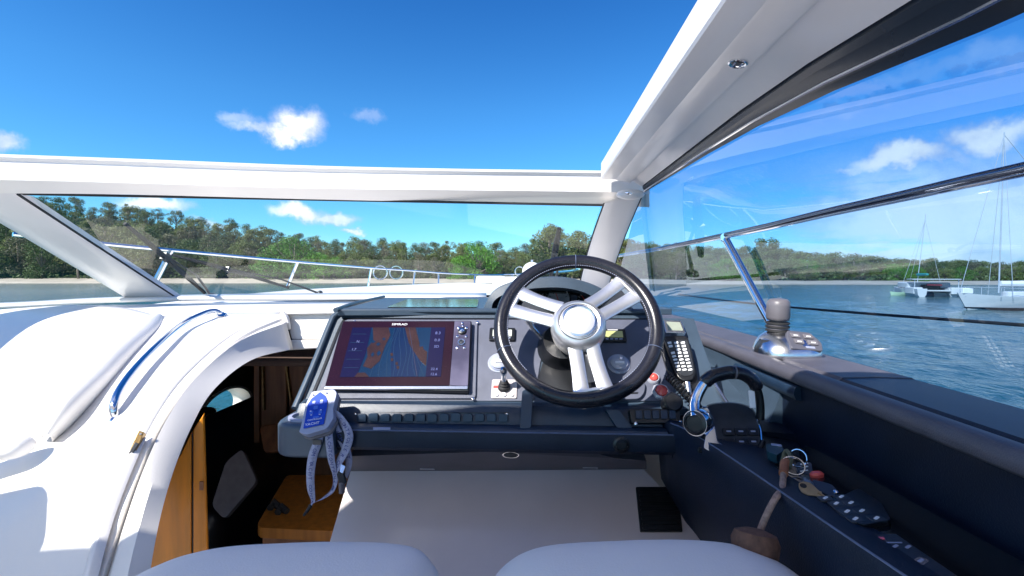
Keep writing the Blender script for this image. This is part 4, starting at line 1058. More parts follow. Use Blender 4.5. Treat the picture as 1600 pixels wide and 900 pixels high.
    pslab([(762, 500), (762, 468), (800, 452), (860, 447), (915, 452), (955, 475), (960, 500)], -.01, 0, 'gauge_plate', 'dash', h, P=plate)
    pslab([(762, 470), (800, 446), (860, 441), (915, 446), (955, 470), (942, 461), (860, 459), (780, 466)], 0, .012, 'hood_lining', 'black', h, P=plate)
    gf = mat('gauge_face', (.02, .022, .028), .3, nz=40, amt=.3)
    for px, r, face in ((800, .026, 0), (843, .024, 0), (872, .036, 1), (912, .020, 0)):
        M = plate.m(px, 468.5 if not face else 470, .001)
        o = G().lathe([(r, 0), (r, .009), (r * .94, .012), (r * .88, .010), (r * .87, .004)], 32, M, cap=False).build('gauge', 'brush' if face else 'black', h)
        G().lathe([(r * .9, .003), (.0005, .0031)], 28, M).build('gauge_face', 'clear' if face else gf, o)
        q = G()
        for i in range(9):
            a = R(-130 + i * 32.5); q.box((math.sin(a) * r * .72, math.cos(a) * r * .72, .0045), (.0007, .0035, .0003), M) if False else q.add([M @ Vector((math.sin(a) * r * .6 + math.cos(a) * .0008 * s, math.cos(a) * r * .6 - math.sin(a) * .0008 * s, .005)) for s in (-1, 1)] + [M @ Vector((math.sin(a) * r * .8 + math.cos(a) * .0008 * s, math.cos(a) * r * .8 - math.sin(a) * .0008 * s, .005)) for s in (1, -1)], [(0, 1, 2, 3)])
        q.build('tick_marks', 'white' if not face else 'black', o, ang=0)
        a = R(-40 + px % 50); G().box((0, 0, 0), (.0011, r * .33, .0006), M @ Matrix.Translation((math.sin(a) * r * .25, math.cos(a) * r * .25, .006)) @ Matrix.Rotation(-a, 4, 'Z')).build('needle', 'red', o)
    # warning lamp pair under the hood
    for px, py in ((866, 490), (884, 488)):
        G().lathe([(.008, 0), (.007, .006), (.002, .008)], 16, PAN.m(px, py + 6, .004)).build('push_button', 'black', h)


def build_plotter():
    t = thing('chartplotter', 'large chartplotter with a plum glass bezel showing a dark sea chart', 'chartplotter', PAN.p(625, 618))
    tl, tr, br, bl = (541, 512), (737, 512), (732.5, 618.5), (514, 612.5)
    pslab([(539.5, 510.5), (738.5, 510.5), (734, 620), (512, 614.5)], .008, .024, 'housing', 'black', t, r=3, bev=.002)
    pslab([tl, (712, 512), (704.5, 611.5), bl], .024, .0262, 'bezel_glass', 'bez', t, r=2, bev=.0006)
    pslab([(712.3, 512), tr, (733, 612.2), (704.8, 611.6)], .024, .0262, 'key_panel', mat('key_panel_grey', (.12, .11, .17), .25, nz=10, amt=.15, col2=(.05, .045, .08)), t, r=1.5, bev=.0006)
    pslab([(513.5, 613), (733, 612.8), (732.6, 617.6), (512.8, 616.4)], .020, .0275, 'lower_trim', 'brush', t, bev=.001)

    def q(u, v):        # position on the screen, 0..1
        a = Vector(tl).lerp(Vector((712, 512)), u); b = Vector(bl).lerp(Vector((704.5, 611.5)), u); c = a.lerp(b, v); return (c.x, c.y)
    def flat(name, m, poly, h): return pslab([q(*p) for p in poly], h, h + .0002, name, m, t, ang=0)
    flat('screen', 'sea', [(.10, .10), (.925, .10), (.925, .865), (.10, .865)], .0264)
    flat('deep_water', 'sea2', [(.47, .10), (.60, .10), (.75, .6), (.74, .865), (.52, .865), (.48, .5)], .0267)
    flat('left_sidebar', 'side', [(.10, .10), (.27, .10), (.27, .5), (.235, .865), (.10, .865)], .0268)
    flat('right_sidebar', 'side', [(.80, .10), (.925, .10), (.925, .865), (.80, .865)], .0268)
    flat('chart_land', 'land', [(.565, .10), (.66, .10), (.70, .28), (.72, .40), (.79, .48), (.795, .70), (.74, .62), (.66, .44), (.62, .34)], .0269)
    flat('chart_land', 'land', [(.28, .10), (.42, .10), (.45, .22), (.42, .40), (.40, .62), (.34, .74), (.27, .70), (.29, .55), (.27, .42), (.31, .3)], .0269)
    flat('chart_land', 'land', [(.22, .865), (.24, .80), (.30, .80), (.34, .865)], .0270)
    rr = random.Random(4)
    for (u, v, w, h) in ((.31, .32, .05, .05), (.36, .36, .04, .06), (.38, .50, .04, .09), (.33, .52, .03, .08), (.40, .28, .03, .05)):
        flat('shoal', 'sea', rpoly([(u - w / 2, v), (u, v - h / 2), (u + w / 2, v), (u, v + h / 2)], .01), .0271)
    for (u, v) in ((.49, .52), (.50, .60), (.545, .66), (.56, .72), (.70, .34), (.74, .42)):
        flat('chart_mark', 'land', rpoly([(u - .012, v - .02), (u + .008, v - .026), (u + .016, v + .02), (u - .004, v + .028)], .006), .0271)
    flat('heading_line', mat('chart_line', (.02, .02, .05), .3, nz=5), [(.600, .10), (.604, .10), (.735, .865), (.729, .865)], .0271)
    cl = mat('contour_line', (.012, .03, .06), .2, nz=5, emis=((.02, .10, .22), .10)); rq = random.Random(9)
    for k in range(9):
        u0 = .43 + k * .028; pts = [(u0 + .02 * math.sin(k + j * .9) + (.035 * j * (k - 3) / 9), .11 + j * .125) for j in range(7)]
        g = G()
        for a, b in zip(pts, pts[1:]): PAN.slab(g, [q(*a), q(a[0] + .003, a[1]), q(b[0] + .003, b[1]), q(*b)], .0269, .02695)
        g.build('contour_line', cl, t, ang=0)
    for k in range(5): flat('menu_rule', cl, [(.115, .2 + k * .13), (.235, .2 + k * .13), (.235, .204 + k * .13), (.115, .204 + k * .13)], .0270)
    for s_, u, v, sz in (('8.3', .865, .19, .011), ('0.0', .865, .30, .011), ('SD', .865, .40, .010), ('22.4', .865, .75, .009), ('12.6', .865, .83, .009), ('1.7', .16, .44, .009), ('N', .18, .32, .009)):
        text(G, 'readout', s_, sz, PAN.m(*q(u, v), .0271), mat('readout_ink', (.10, .12, .30), .4, nz=20), t)
    text(G, 'maker_name', 'SIMRAD', .0085, PAN.m(628, 517.2, .0266), 'white', t, sx=1.3)
    # round keys
    for px, py, r in ((724.5, 515.5, .0030), (719, 523.5, .0042), (730.5, 523.5, .0042), (725, 520, .003), (717, 536.5, .0035), (730, 536.5, .0035), (716.5, 554, .0036), (727.5, 554, .0036)):
        G().lathe([(r, 0), (r * .9, r * .7), (r * .3, r)], 14, PAN.m(px, py, .0262)).build('key', 'chrome', t)
    o = G().lathe([(.0100, 0), (.0095, .004), (.008, .005)], 24, PAN.m(724, 528, .0262)).build('rotary_knob', 'black', t); G().lathe([(.0065, .005), (.005, .007), (.001, .0075)], 20, PAN.m(724, 528, .0262)).build('knob_cap', 'chrome', o)
    G().ring(.0075, .002, PAN.m(723, 545, .0275), 24, 6).build('direction_ring', 'chrome', t)
    G().lathe([(.005, 0), (.004, .002), (.001, .0025)], 16, PAN.m(723, 545, .0262)).build('key', 'smokec', t)


def gaugeset():
    # small displays
    def display(px, py, w, h, m, lab, lines):
        t = thing('small_display', lab, 'display', PAN.p(px, py, .004)); M = PAN.m(px, py, .004)
        G().prism(rrect(w, h, .004), 0, .008, M).build('display_case', 'black', t, bev=.0015)
        G().prism(rrect(w * .74, h * .52, .001), .008, .0085, M @ Matrix.Translation((0, h * .06, 0))).build('lcd', m, t, ang=0)
        for i in range(4): G().prism(rrect(w * .12, h * .09, .0008), .008, .010, M @ Matrix.Translation((w * (-.27 + .18 * i), -h * .34, 0))).build('button', 'ltgrey', t, ang=0)
        G().prism(rrect(w * .42, h * .05, .0004), .0081, .0084, M @ Matrix.Translation((0, h * .41, 0))).build('name_strip', 'white', t, ang=0)
        if lines: text(G, 'readout', lines, h * .26, M @ Matrix.Translation((0, h * .07, .0088)), 'smokec', t)
    display(957.5, 528, .060, .036, 'lcd', 'small black display with an olive lit screen right of the wheel hub', '-- --')
    display(785, 526, .062, .037, 'lcdw', 'small black display with a pale screen behind the left of the wheel rim', '')
    # clear round gauges
    for px, py, lab in ((780, 569, 'clear round switch guard above the joystick plate'), (966, 571, 'clear round switch guard seen inside the lower right of the wheel')):
        t = thing('round_switch', lab, 'switch', PAN.p(px, py, .004)); M = PAN.m(px, py, .004)
        G().lathe([(.026, 0), (.026, .003), (.021, .006), (.020, .012), (.014, .016), (.001, .017)], 32, M).build('guard', 'clear', t)
        G().ring(.021, .002, M @ Matrix.Translation((0, 0, .006)), 32, 6).build('bezel', 'ltgrey', t)
        G().box((0, -.006, .017), (.010, .003, .002), M).build('toggle', 'white', t); G().box((.004, .004, .017), (.003, .003, .003), M).build('toggle', 'brush', t)
    # thruster joystick
    t = thing('thruster_joystick', 'short chrome and black joystick on a pale square plate left of the wheel', 'joystick', PAN.p(787, 618, .004)); M = PAN.m(788, 610, .004)
    w = .048; G().prism(rrect(.056, .047, .004), 0, .004, M).build('plate', mat('joystick_plate', (.55, .50, .50), .35, nz=60, amt=.12), t, bev=.001)
    for i in (-1, 0, 1): G().lathe([(.0055, 0), (.005, .003), (.001, .004)], 16, M @ Matrix.Translation((i * .0165, -.0155, .004))).build('button', 'white', t)
    S = M @ Matrix.Translation((0, .002, .004)) @ Matrix.Rotation(R(-18), 4, 'X')
    G().lathe([(.014, 0), (.013, .006), (.010, .009), (.011, .012), (.008, .015), (.009, .018), (.006, .021)], 20, S).build('boot', 'rub', t)
    G().lathe([(.0055, .020), (.0055, .036), (.0075, .042), (.0078, .050), (.006, .055), (.001, .057)], 20, S).build('stick', 'chrome', t)
    G().prism(rrect(.014, .006, .001), .004, .0045, M @ Matrix.Translation((-.017, .004, 0))).build('indicator', 'red', t, ang=0)
    # trim tab panel bottom right
    t = thing('trim_switch_panel', 'grey rounded switch panel partly hidden by the lower right wheel rim', 'switch panel', PAN.p(985, 618, .004))
    pslab([(942, 600), (1000, 598), (1007, 604), (1006, 618), (998, 628), (940, 630)], .004, .014, 'panel_body', 'dash', t, r=7, bev=.002)
    for px, py in ((997, 606), (988, 611)): G().lathe([(.004, 0), (.003, .002), (.001, .003)], 12, PAN.m(px, py, .014)).build('lamp', 'white', t)
    for px in (958, 975): G().box((0, 0, 0), (.007, .005, .005), PAN.m(px, 609, .016)).build('rocker', 'black', t, bev=.002)
    pslab([(960, 619), (996, 618), (995, 620.5), (959, 621.5)], .014, .0146, 'slot', 'black', t)
    # round lit buttons
    for px, py, r, m, lab in ((1020, 594, .014, 'clear', 'upper round clear button with a dull red core beside the wheel rim'), (1032, 615, .020, 'red', 'lower round button with a bright red lens in a clear collar')):
        t = thing('round_button', lab, 'button', PAN.p(px, py, .004)); M = PAN.m(px, py, .004)
        G().lathe([(r, 0), (r, .006), (r * .8, .010), (r * .7, .009), (r * .66, .006)], 8 if m == 'red' else 28, M, cap=False).build('collar', 'clear', t)
        G().lathe([(r * .66, .004), (r * .6, .012), (r * .3, .016), (.001, .017)], 24, M).build('lens', 'red', t)
    t = thing('ignition_cover', 'black ribbed switch block on the lower right of the dash beneath the red button', 'switch block', PAN.p(1010, 650, .0))
    P = Plane(Y(1010, 650, .985), (0, -1, .5), (0, 0, 1))
    pslab([(982, 640), (1060, 640), (1062, 662), (986, 662)], -.03, .008, 'block', 'black', t, P=P, r=3, bev=.003)
    for i in range(5): pslab([(991 + i * 13, 643), (1001 + i * 13, 643), (1002 + i * 13, 656), (992 + i * 13, 656)], .008, .013, 'rocker', 'navyp', t, P=P, r=2, bev=.001)
    screw(P, 992, 663, .009, t); screw(P, 1061, 661, .009, t)
    for q in ((1050, 630, .020),):
        G().lathe([(q[2], -.02), (q[2], .006), (q[2] * .8, .01), (.001, .011)], 24, P.m(q[0], q[1], .004)).build('key_barrel', 'black', t)


def build_wheel():
    c = Y(902.5, 508, 1.05); nrm = Vector((-.03, -math.cos(R(33)), math.sin(R(33)))); M = frm(c, nrm, (1, 0, 0))
    t = thing('steering_wheel', 'black leather steering wheel with three polished double spokes', 'steering wheel', c)
    RR, r = .1680, .0160
    G().ring(RR, r, M, 96, 16).build('rim', 'wrim', t, ang=180)
    for a in (89, 200, -20): # seams wrapped round the rim
        S = M @ Matrix.Rotation(R(a), 4, 'Z') @ Matrix.Translation((RR, 0, 0)) @ Matrix.Rotation(R(90), 4, 'X')
        G().ring(r + .0003, .0009, S, 24, 5).build('seam', 'piping', t)
    st = G()
    for i in range(150):
        a = R(-60 + i * 1.9); b = R(205); p = lambda aa: M @ Vector(((RR + (r + .0004) * math.cos(b)) * math.cos(aa), (RR + (r + .0004) * math.cos(b)) * math.sin(aa), (r + .0004) * -math.sin(b)))
        st.tube([p(a), p(a + R(1.0))], .0008, 4)
    st.build('stitching', 'ltgrey', t, kind='stuff')
    # hub
    hz = .030
    G().lathe([(.050, -.055), (.057, -.035), (.060, -.012), (.0585, .008), (.052, .019), (.0455, .023), (.044, .022)], 56, M @ Matrix.Translation((.001, -.006, hz - .022))).build('hub', 'spoke', t)
    G().lathe([(.0445, .021), (.0425, .0225), (.0365, .0205)], 56, M @ Matrix.Translation((.001, -.006, hz - .022)), cap=False).build('hub_groove', 'smokec', t)
    G().lathe([(.0385, .020), (.0375, .027), (.034, .0285), (.0318, .0268)], 56, M @ Matrix.Translation((.001, -.006, hz - .022)), cap=False).build('cap_ring', 'brush', t)
    G().lathe([(.0322, .0262), (.026, .029), (.012, .0305), (.0005, .0308)], 56, M @ Matrix.Translation((.001, -.006, hz - .022))).build('centre_cap', mat('cap_silver', (.75, .75, .77), .3, .5, nz=30, amt=.03), t)
    for a in (155.5, 37.5, -80.5):
        S = M @ Matrix.Rotation(R(a), 4, 'Z')
        sp = None
        for s in (-1, 1):
            rows = []
            for k in range(13):
                u = k / 12; x = .046 + (RR - .010 - .046) * u
                y = s * (.0185 + .001 * u + .006 * u ** 2); w = .0138 + .0012 * (1 - u) ** 1.5 + .0035 * u ** 3; z = .012 * (1 - u) ** 1.2 + .001 - .004 * math.sin(math.pi * u); h = .0042
                rows.append([S @ Vector((x, y + w * cy, z + h * cz)) for cy, cz in ((-1, -.6), (-1, .5), (-.8, 1), (0, 1.25), (.8, 1), (1, .5), (1, -.6), (0, -1))])
            o = G().loft(rows, True, True).build('spoke', 'spoke', t, ang=50)
        # dark web between the two arms
        G().box((.088, 0, .0), (.045, .008, .0018), S).build('spoke_web', 'smokec', t)
        G().box((RR - .019, 0, 0), (.004, .026, .006), S).build('spoke_root', 'spoke', t, bev=.003)
    # column
    k = thing('steering_column', 'black steering column boot behind the wheel hub', 'steering column', c + nrm * -.1)
    M2 = M @ Matrix.Translation((-.03, -.012, -.02))
    G().lathe([(.060, -.19), (.066, -.15), (.068, -.125), (.060, -.118), (.064, -.10), (.058, -.085), (.060, -.07), (.050, -.06), (.045, -.03)], 40, M2).build('boot', 'black', k, ang=50)
    G().ring(.056, .004, M2 @ Matrix.Translation((0, 0, -.083)), 40, 8).build('boot_ring', 'chrome' if False else 'knob', k)
    G().tube([M2 @ Vector((-.05, .02, -.06)), M2 @ Vector((-.070, .035, -.04)), M2 @ Vector((-.082, .048, -.015))], [.006, .006, .009], 10).build('tilt_lever', 'brush', k)


def build_side():
    # sill with leather pad along the starboard side
    t = thing('side_coaming', 'starboard sill with grey leather pad above the dark navy side wall', 'coaming', W(.57, 1.0, -.2))
    ys = [-1.2, -.3, .3, .6, .9, 1.2, 1.5, 1.68]
    sill = [(.672, -.187), (.665, -.180), (.60, -.178), (.545, -.180), (.535, -.19), (.70, -.25), (.70, -.2)]
    G().loft([[W(x - (.02 * max(0, y - 1.2)), y, z) for x, z in sill] for y in [.872, .875, 1.2, 1.5, 1.68, 2.2, 2.9]], True, True).build('sill_top', 'pad', t, ang=35)
    G().loft([[W(x, y, z - .0015) for x, z in sill] for y in [-1.2, 0, .6, .868, .871]], True, True).build('sill_top', 'silln', t, ang=35)
    pad = [(.520, -.1788), (.515, -.177), (.505, -.1765), (.497, -.178), (.4895, -.183), (.4865, -.198), (.491, -.203), (.51, -.204), (.56, -.20)]
    G().loft([[W(x - (.0 if y < 1.5 else (y - 1.5) * .1), y, z) for x, z in pad] for y in [-1.2, 0, .5, .9, 1.2, 1.4, 1.5, 1.62]], True, True).build('pad', 'pad', t, ang=60)
    roll = [(.50, -.209), (.494, -.214), (.492, -.226), (.497, -.236), (.51, -.238), (.52, -.22)]
    G().loft([[W(x, y, z) for x, z in roll] for y in [.93, .96, 1.2, 1.45, 1.6]], True, True).build('lower_roll', 'navyp', t, ang=60)
    wall = [(.505, -.205), (.507, -.25), (.508, -.33), (.53, -.33), (.53, -.205)]
    G().loft([[W(x, y, z) for x, z in wall] for y in [-1.2, 0, .5, 1.0]], True, True).build('side_wall', 'navy', t, ang=40)
    wall2 = [(.505, -.205), (.500, -.25), (.47, -.33), (.53, -.33), (.53, -.205)]
    wf_ = lambda x, y: x - max(0, (y - 1.0)) * .05
    G().loft([[W(wf_(x, y), y, z) for x, z in wall2] for y in [1.0, 1.2, 1.35, 1.5]], True, True).build('forward_side_wall', 'frame', t, ang=40)
    G().tube([Y(1078, 546, 1.22), Y(1108, 588, 1.10), Y(1140, 636, .98)], [.004, .005, .004], 8).build('edge_trim', 'brush', t)
    for px, py, s in ((1238, 529, 1), (1282, 532, 1), (1178, 519, .9)): pass
    # side console (armrest)
    c = thing('side_console', 'navy leather side console sloping back beside the helm seat', 'side console', W(.4, .7, -.3))
    edge = [(.268, .955, -.292), (.285, .92, -.292), (.300, .84, -.290), (.315, .72, -.287), (.335, .55, -.284), (.36, .35, -.282), (.38, 0, -.28), (.38, -.8, -.28)]
    ed = cr([Vector(e) for e in edge], 5)
    tops = [[W(p.x, p.y, p.z), W(p.x + .004, p.y, p.z + .002), W((p.x + .5) / 2, p.y, p.z - .010), W(.509, p.y, p.z - .032)] for p in ed]
    tops.insert(0, [p + Vector((0, .05, 0)) for p in tops[0]])
    G().loft(tops).build('console_top', 'navy', c, ang=60)
    face = []
    for i, p in enumerate([ed[0] + Vector((0, .05, 0))] + ed):
        k = max(0., (p.y - .7) / .27); k = min(1, k)
        face.append([W(p.x, p.y, p.z), W(p.x - .004, p.y, p.z - .006), W(p.x - .006 + .0 * k, p.y + .02 * k, p.z - .06), W(p.x + .015, p.y + .07 * k, p.z - .16), W(p.x + .06 * (.4 + k), p.y + .10 * k, p.z - .28), W(p.x + .10, p.y + .12 * k, p.z - .7)])
    G().loft(face).build('console_face', 'navy', c, ang=60)
    G().tube([W(p.x + .001, p.y, p.z + .001) for p in ed], .0014, 6).build('seam', 'piping', c)
    G().tube([W(.5, y, -.3145) for y in (-.8, 0, .3, .52, .70)], .0026, 6).build('wire', mat('blue_wire', (.05, .16, .45), .4, nz=30), c)
    g = G(); g.hull2([W(.272, .955, -.293), W(.28, 1.02, -.293), W(.28, 1.02, -.36), W(.272, .955, -.36)], [W(.52, .955, -.31), W(.52, 1.02, -.30), W(.52, 1.02, -.38), W(.52, .955, -.38)]); g.build('front_end', 'navy', c)
    g = G(); g.hull2([W(.33, 1.0, -.300), W(.33, 1.62, -.200), W(.33, 1.62, -.36), W(.33, 1.0, -.36)], [W(.50, 1.0, -.300), W(.50, 1.62, -.190), W(.50, 1.62, -.36), W(.50, 1.0, -.36)]); g.build('front_slope', 'frame', c)
    g = G(); g.hull2([W(.30, 1.02, -.28), W(.30, 1.2, -.105), W(.30, 1.205, -.12), W(.30, 1.02, -.33)], [W(.400, 1.02, -.28), W(.392, 1.2, -.105), W(.392, 1.205, -.12), W(.400, 1.02, -.33)]); g.build('side_plate', 'frame', c)
    # switch inlay on the console
    TP = Plane(W(.40, .6, -.2955), (-.09, 0, 1), (0, 1, 0))
    pslab([(1205, 735), (1262, 700), (1345, 745), (1640, 910), (1700, 1010), (1560, 1010), (1450, 905), (1320, 820)], .001, .006, 'switch_inlay', 'gloss', c, P=TP, r=10, bev=.002)
    pslab([(1294, 800), (1342, 776), (1378, 800), (1394, 828), (1350, 836), (1318, 822)], .006, .012, 'keypad', 'black', c, P=TP, r=5, bev=.002)
    for q in ((1291, 793), (1316, 791), (1308, 802), (1331, 801), (1325, 815), (1348, 814), (1338, 827), (1371, 826)):
        g = G(); M = TP.m(*q, .0125); g.prism(rrect(.0085, .0035, .001, 2), 0, .0006, M @ Matrix.Rotation(.6, 4, 'Z')); g.build('key_symbol', 'white', c, ang=0)
        G().prism(rrect(.017, .013, .002, 2), -.003, .0001, TP.m(*q, .0125)).build('key', 'smokec', c, bev=.001)
    pslab([(1370, 848), (1400, 846), (1505, 920), (1470, 930)], .006, .009, 'display_panel', 'smokec', c, P=TP, r=4, bev=.001)
    pslab([(1364, 852), (1382, 852), (1384, 856), (1366, 856)], .009, .0095, 'red_label', 'red', c, P=TP)
    for q in ((1382, 867), (1400, 867), (1420, 868), (1418, 890), (1440, 890)):
        G().prism(rrect(.008, .003, .0008, 2), 0, .0005, TP.m(*q, .0092, .5)).build('key_symbol', 'ltgrey', c, ang=0)
    for q in ((1418, 890), (1440, 890)): G().prism(rrect(.014, .009, .003, 3), -.002, .0, TP.m(*q, .0092, .5)).build('key', 'greyc', c, ang=0)
    pslab([(1372, 860), (1410, 860), (1411, 861.5), (1373, 861.5)], .009, .0094, 'printed_line', 'ltgrey', c, P=TP)


def throttle():
    t = thing('twin_throttle', 'chrome and black twin engine throttle with an arched handle on the side console', 'throttle', Y(1145, 700, .88))
    d = .88; V = Plane(Y(1145, 690, d), (-.05, -1, .25), (0, 0, 1))
    # housing
    def sect(pts, yoff): return [Y(px, py, d + yoff) for px, py in pts]
    fr_ = cr([Vector((*p, 0)) for p in [(1112, 708), (1110, 690), (1107, 668), (1102, 646), (1108, 634), (1130, 630), (1152, 631), (1172, 638), (1182, 652), (1188, 675), (1190, 700)]], 3)
    base = [(p.x, p.y) for p in fr_]
    dep = lambda y: -.03 + (708 - y) / 78 * .075
    front = [Y(x, y, d + dep(y)) for x, y in base]; rim = [Y(1146 + (x - 1146) * 1.05, y - 1.5, d + dep(y) + .012) for x, y in base]; back = [Y(1146 + (x - 1146) * .98, y + 4, d + dep(y) + .09) for x, y in base]
    g = G(); g.loft([front, rim, back]); b = len(g.v); g.add(front, [tuple(range(len(front)))]); g.build('housing', 'smokec', t, ang=40)
    left = [(1096, 634), (1106, 636), (1114, 655), (1118, 672), (1121, 690), (1137, 699), (1136, 711), (1118, 709), (1099, 700), (1104, 672)]
    P = V; pl = rpoly(left, 4, 3)
    g = G(); g.hull2([Y(x, y, d + dep(y) - .028) for x, y in pl], [Y(x + 4, y, d + dep(y) + .05) for x, y in pl]); g.build('side_cheek', 'chrome', t, bev=.0025, seg=3)
    g = G(); g.tube([Y(1136, 708, d - .03), Y(1160, 706, d - .035), Y(1188, 702, d - .03), Y(1192, 690, d - .02)], .005, 8); g.build('base_trim', 'black', t)
    g = G(); g.tube([Y(1183, 655, d + .02), Y(1189, 672, d), Y(1191, 698, d - .02)], .0022, 8); g.build('edge_trim', 'chrome', t)
    g = G(); g.hull2([Y(x, y, dd) for x, y, dd in ((1092, 700, .85), (1196, 712, .85), (1200, 690, .93), (1090, 680, .93))], [Y(x, y + 6, dd) for x, y, dd in ((1090, 702, .85), (1198, 714, .85), (1202, 692, .93), (1088, 682, .93))]); g.build('base_plate', 'black', t, bev=.002)
    SP = Plane(Y(1150, 680, d + dep(680) - .002), (Y(1150, 640, d + dep(640)) - Y(1150, 700, d + dep(700))).cross(Vector((-1, 0, 0))), (0, 0, 1))
    if SP.n.y > 0: SP = Plane(SP.o, -SP.n, SP.v)
    for q in ((1138, 675), (1157, 675), (1176, 675), (1139, 691), (1158, 691), (1177, 691)):
        o = G().prism(rrect(.019, .014, .002, 2), -.001, .0025, SP.m(*q, 0)).build('button', 'black', t, bev=.001)
        if q != (1139, 691): G().prism(rrect(.0085, .003, .001, 2), .0026, .003, SP.m(*q, 0)).build('button_symbol', 'ltgrey', o, ang=0)
    # arch handle: chrome lower legs, leather grip above
    arc = [(1087, 652, -.02), (1086, 630, .0), (1096, 606, .01), (1110, 590, .015), (1132, 583, .02), (1146, 582, .02), (1162, 585, .02), (1177, 596, .02), (1185, 614, .02), (1188, 634, .02), (1188, 655, .02)]
    P3 = cr([Y(a, b, d + c) for a, b, c in arc], 6); n = len(P3)
    G().tube(P3[:int(n * .25)], .0095, 14, flat=.8).build('handle_leg', 'chrome', t)
    G().tube(P3[int(n * .23):int(n * .52)], [.0098] + [.0125] * (int(n * .52) - int(n * .23) - 2) + [.0115], 14).build('grip', 'wrim', t)
    G().tube(P3[int(n * .52):int(n * .78)], [.0115] + [.012] * (int(n * .78) - int(n * .52) - 2) + [.0098], 14).build('grip', 'wrim', t)
    G().tube(P3[int(n * .505):int(n * .54)], .0125, 14).build('grip_joint', 'knob', t)
    G().tube(P3[int(n * .77):], .0085, 14, flat=.8).build('handle_leg', 'black', t)
    G().box((0, 0, 0), (.005, .016, .004), V.m(1175, 624, .0)).build('trim_switch', 'white', t, bev=.002)
    # pivot knob, left
    M = frm(Y(1086, 661, d - .02), (-.72, -.68, .1)); G().lathe([(.020, -.034), (.024, -.020), (.0245, -.006), (.0225, .001)], 36, M).build('pivot_hub', 'chrome', t)
    G().lathe([(.0215, -.001), (.021, .003), (.0165, .0045), (.015, .002), (.0005, .0025)], 36, M).build('pivot_cap', 'black', t)


def joystick():
    base = X(1228, 553, .575); t = thing('docking_joystick', 'grey docking joystick on a domed chrome keypad base on the starboard sill', 'joystick', base)
    d = base.y; pz = lambda px, py, dd=0: Y(px, py, d + dd)
    rings = []
    for (w, dpt, z, dy) in ((.0665, .062, -.006, .0), (.068, .063, .004, 0), (.066, .061, .014, .0), (.060, .056, .026, .003), (.050, .048, .038, .008), (.036, .036, .047, .014), (.026, .027, .051, .018)):
        rings.append([base + Vector((w * math.copysign(abs(math.cos(a)) ** .8, math.cos(a)), dpt * math.copysign(abs(math.sin(a)) ** .8, math.sin(a)) + dy, z)) for a in [2 * math.pi * k / 48 for k in range(48)]])
    G().loft(rings, True, True).build('dome', 'brush', t, ang=180)
    G().loft([[p + Vector((0, 0, -.003)) for p in rings[0]], [base + (p - base) * 1.03 + Vector((0, 0, -.001)) for p in rings[0]]], True, True).build('gasket', 'rub', t)
    # sloped key face
    n = Vector((.12, -.66, .70)); KP = Plane(base + Vector((.014, -.036, .034)), n, (0, .7, .66))
    KM = frm(base + Vector((.016, -.039, .0315)), n)
    G().prism(rpoly([(-.036, -.023), (.034, -.023), (.041, .0), (.026, .028), (-.026, .030), (-.034, .012)], .006), -.006, .0045, KM).build('key_face', mat('joystick_face', (.10, .10, .125), .35, nz=40, amt=.15), t, bev=.002)
    for x, y in ((-.015, .014), (.014, .014), (-.013, -.003), (.018, -.003)):
        o = G().prism(rrect(.021, .0125, .002, 2), .0045, .0075, KM @ Matrix.Translation((x, y, 0))).build('key', 'greyc', t, bev=.001)
        G().prism(rrect(.010, .003, .001, 2), .0076, .0079, KM @ Matrix.Translation((x, y - .001, 0))).build('key_symbol', 'white', o, ang=0)
    G().prism(rrect(.020, .0055, .001, 2), .0046, .0054, KM @ Matrix.Translation((.008, -.0165, 0))).build('name_strip', 'ltgrey', t, ang=0)
    g = G(); g.loft([[base + Vector((-.067 * math.cos(a) * s, -.05 * s * math.sin(a) - .0, z)) for a in (R(-8), R(10), R(28), R(46))] for s, z in ((1.03, .004), (1.0, .018), (.86, .034))]); g.build('side_window', 'smokec', t, solid=.001)
    S = frm(base + Vector((-.012, .016, .05)), (.0, -.05, 1))
    for i, z in enumerate((.0, .0085, .017)):
        G().lathe([(.022, z), (.0255, z + .0015), (.0255, z + .004), (.022, z + .0055)], 32, S).build('boot_rib', 'rub', t)
        if i < 2: G().lathe([(.0225, z + .0055), (.023, z + .0065), (.0225, z + .0085)], 32, S).build('boot_fold', 'knob', t)
    G().lathe([(.014, .018), (.014, .024), (.023, .027), (.0252, .034), (.0245, .060), (.0235, .069), (.019, .0745), (.010, .0765), (.0005, .077)], 40, S).build('knob', 'knob', t, ang=60)


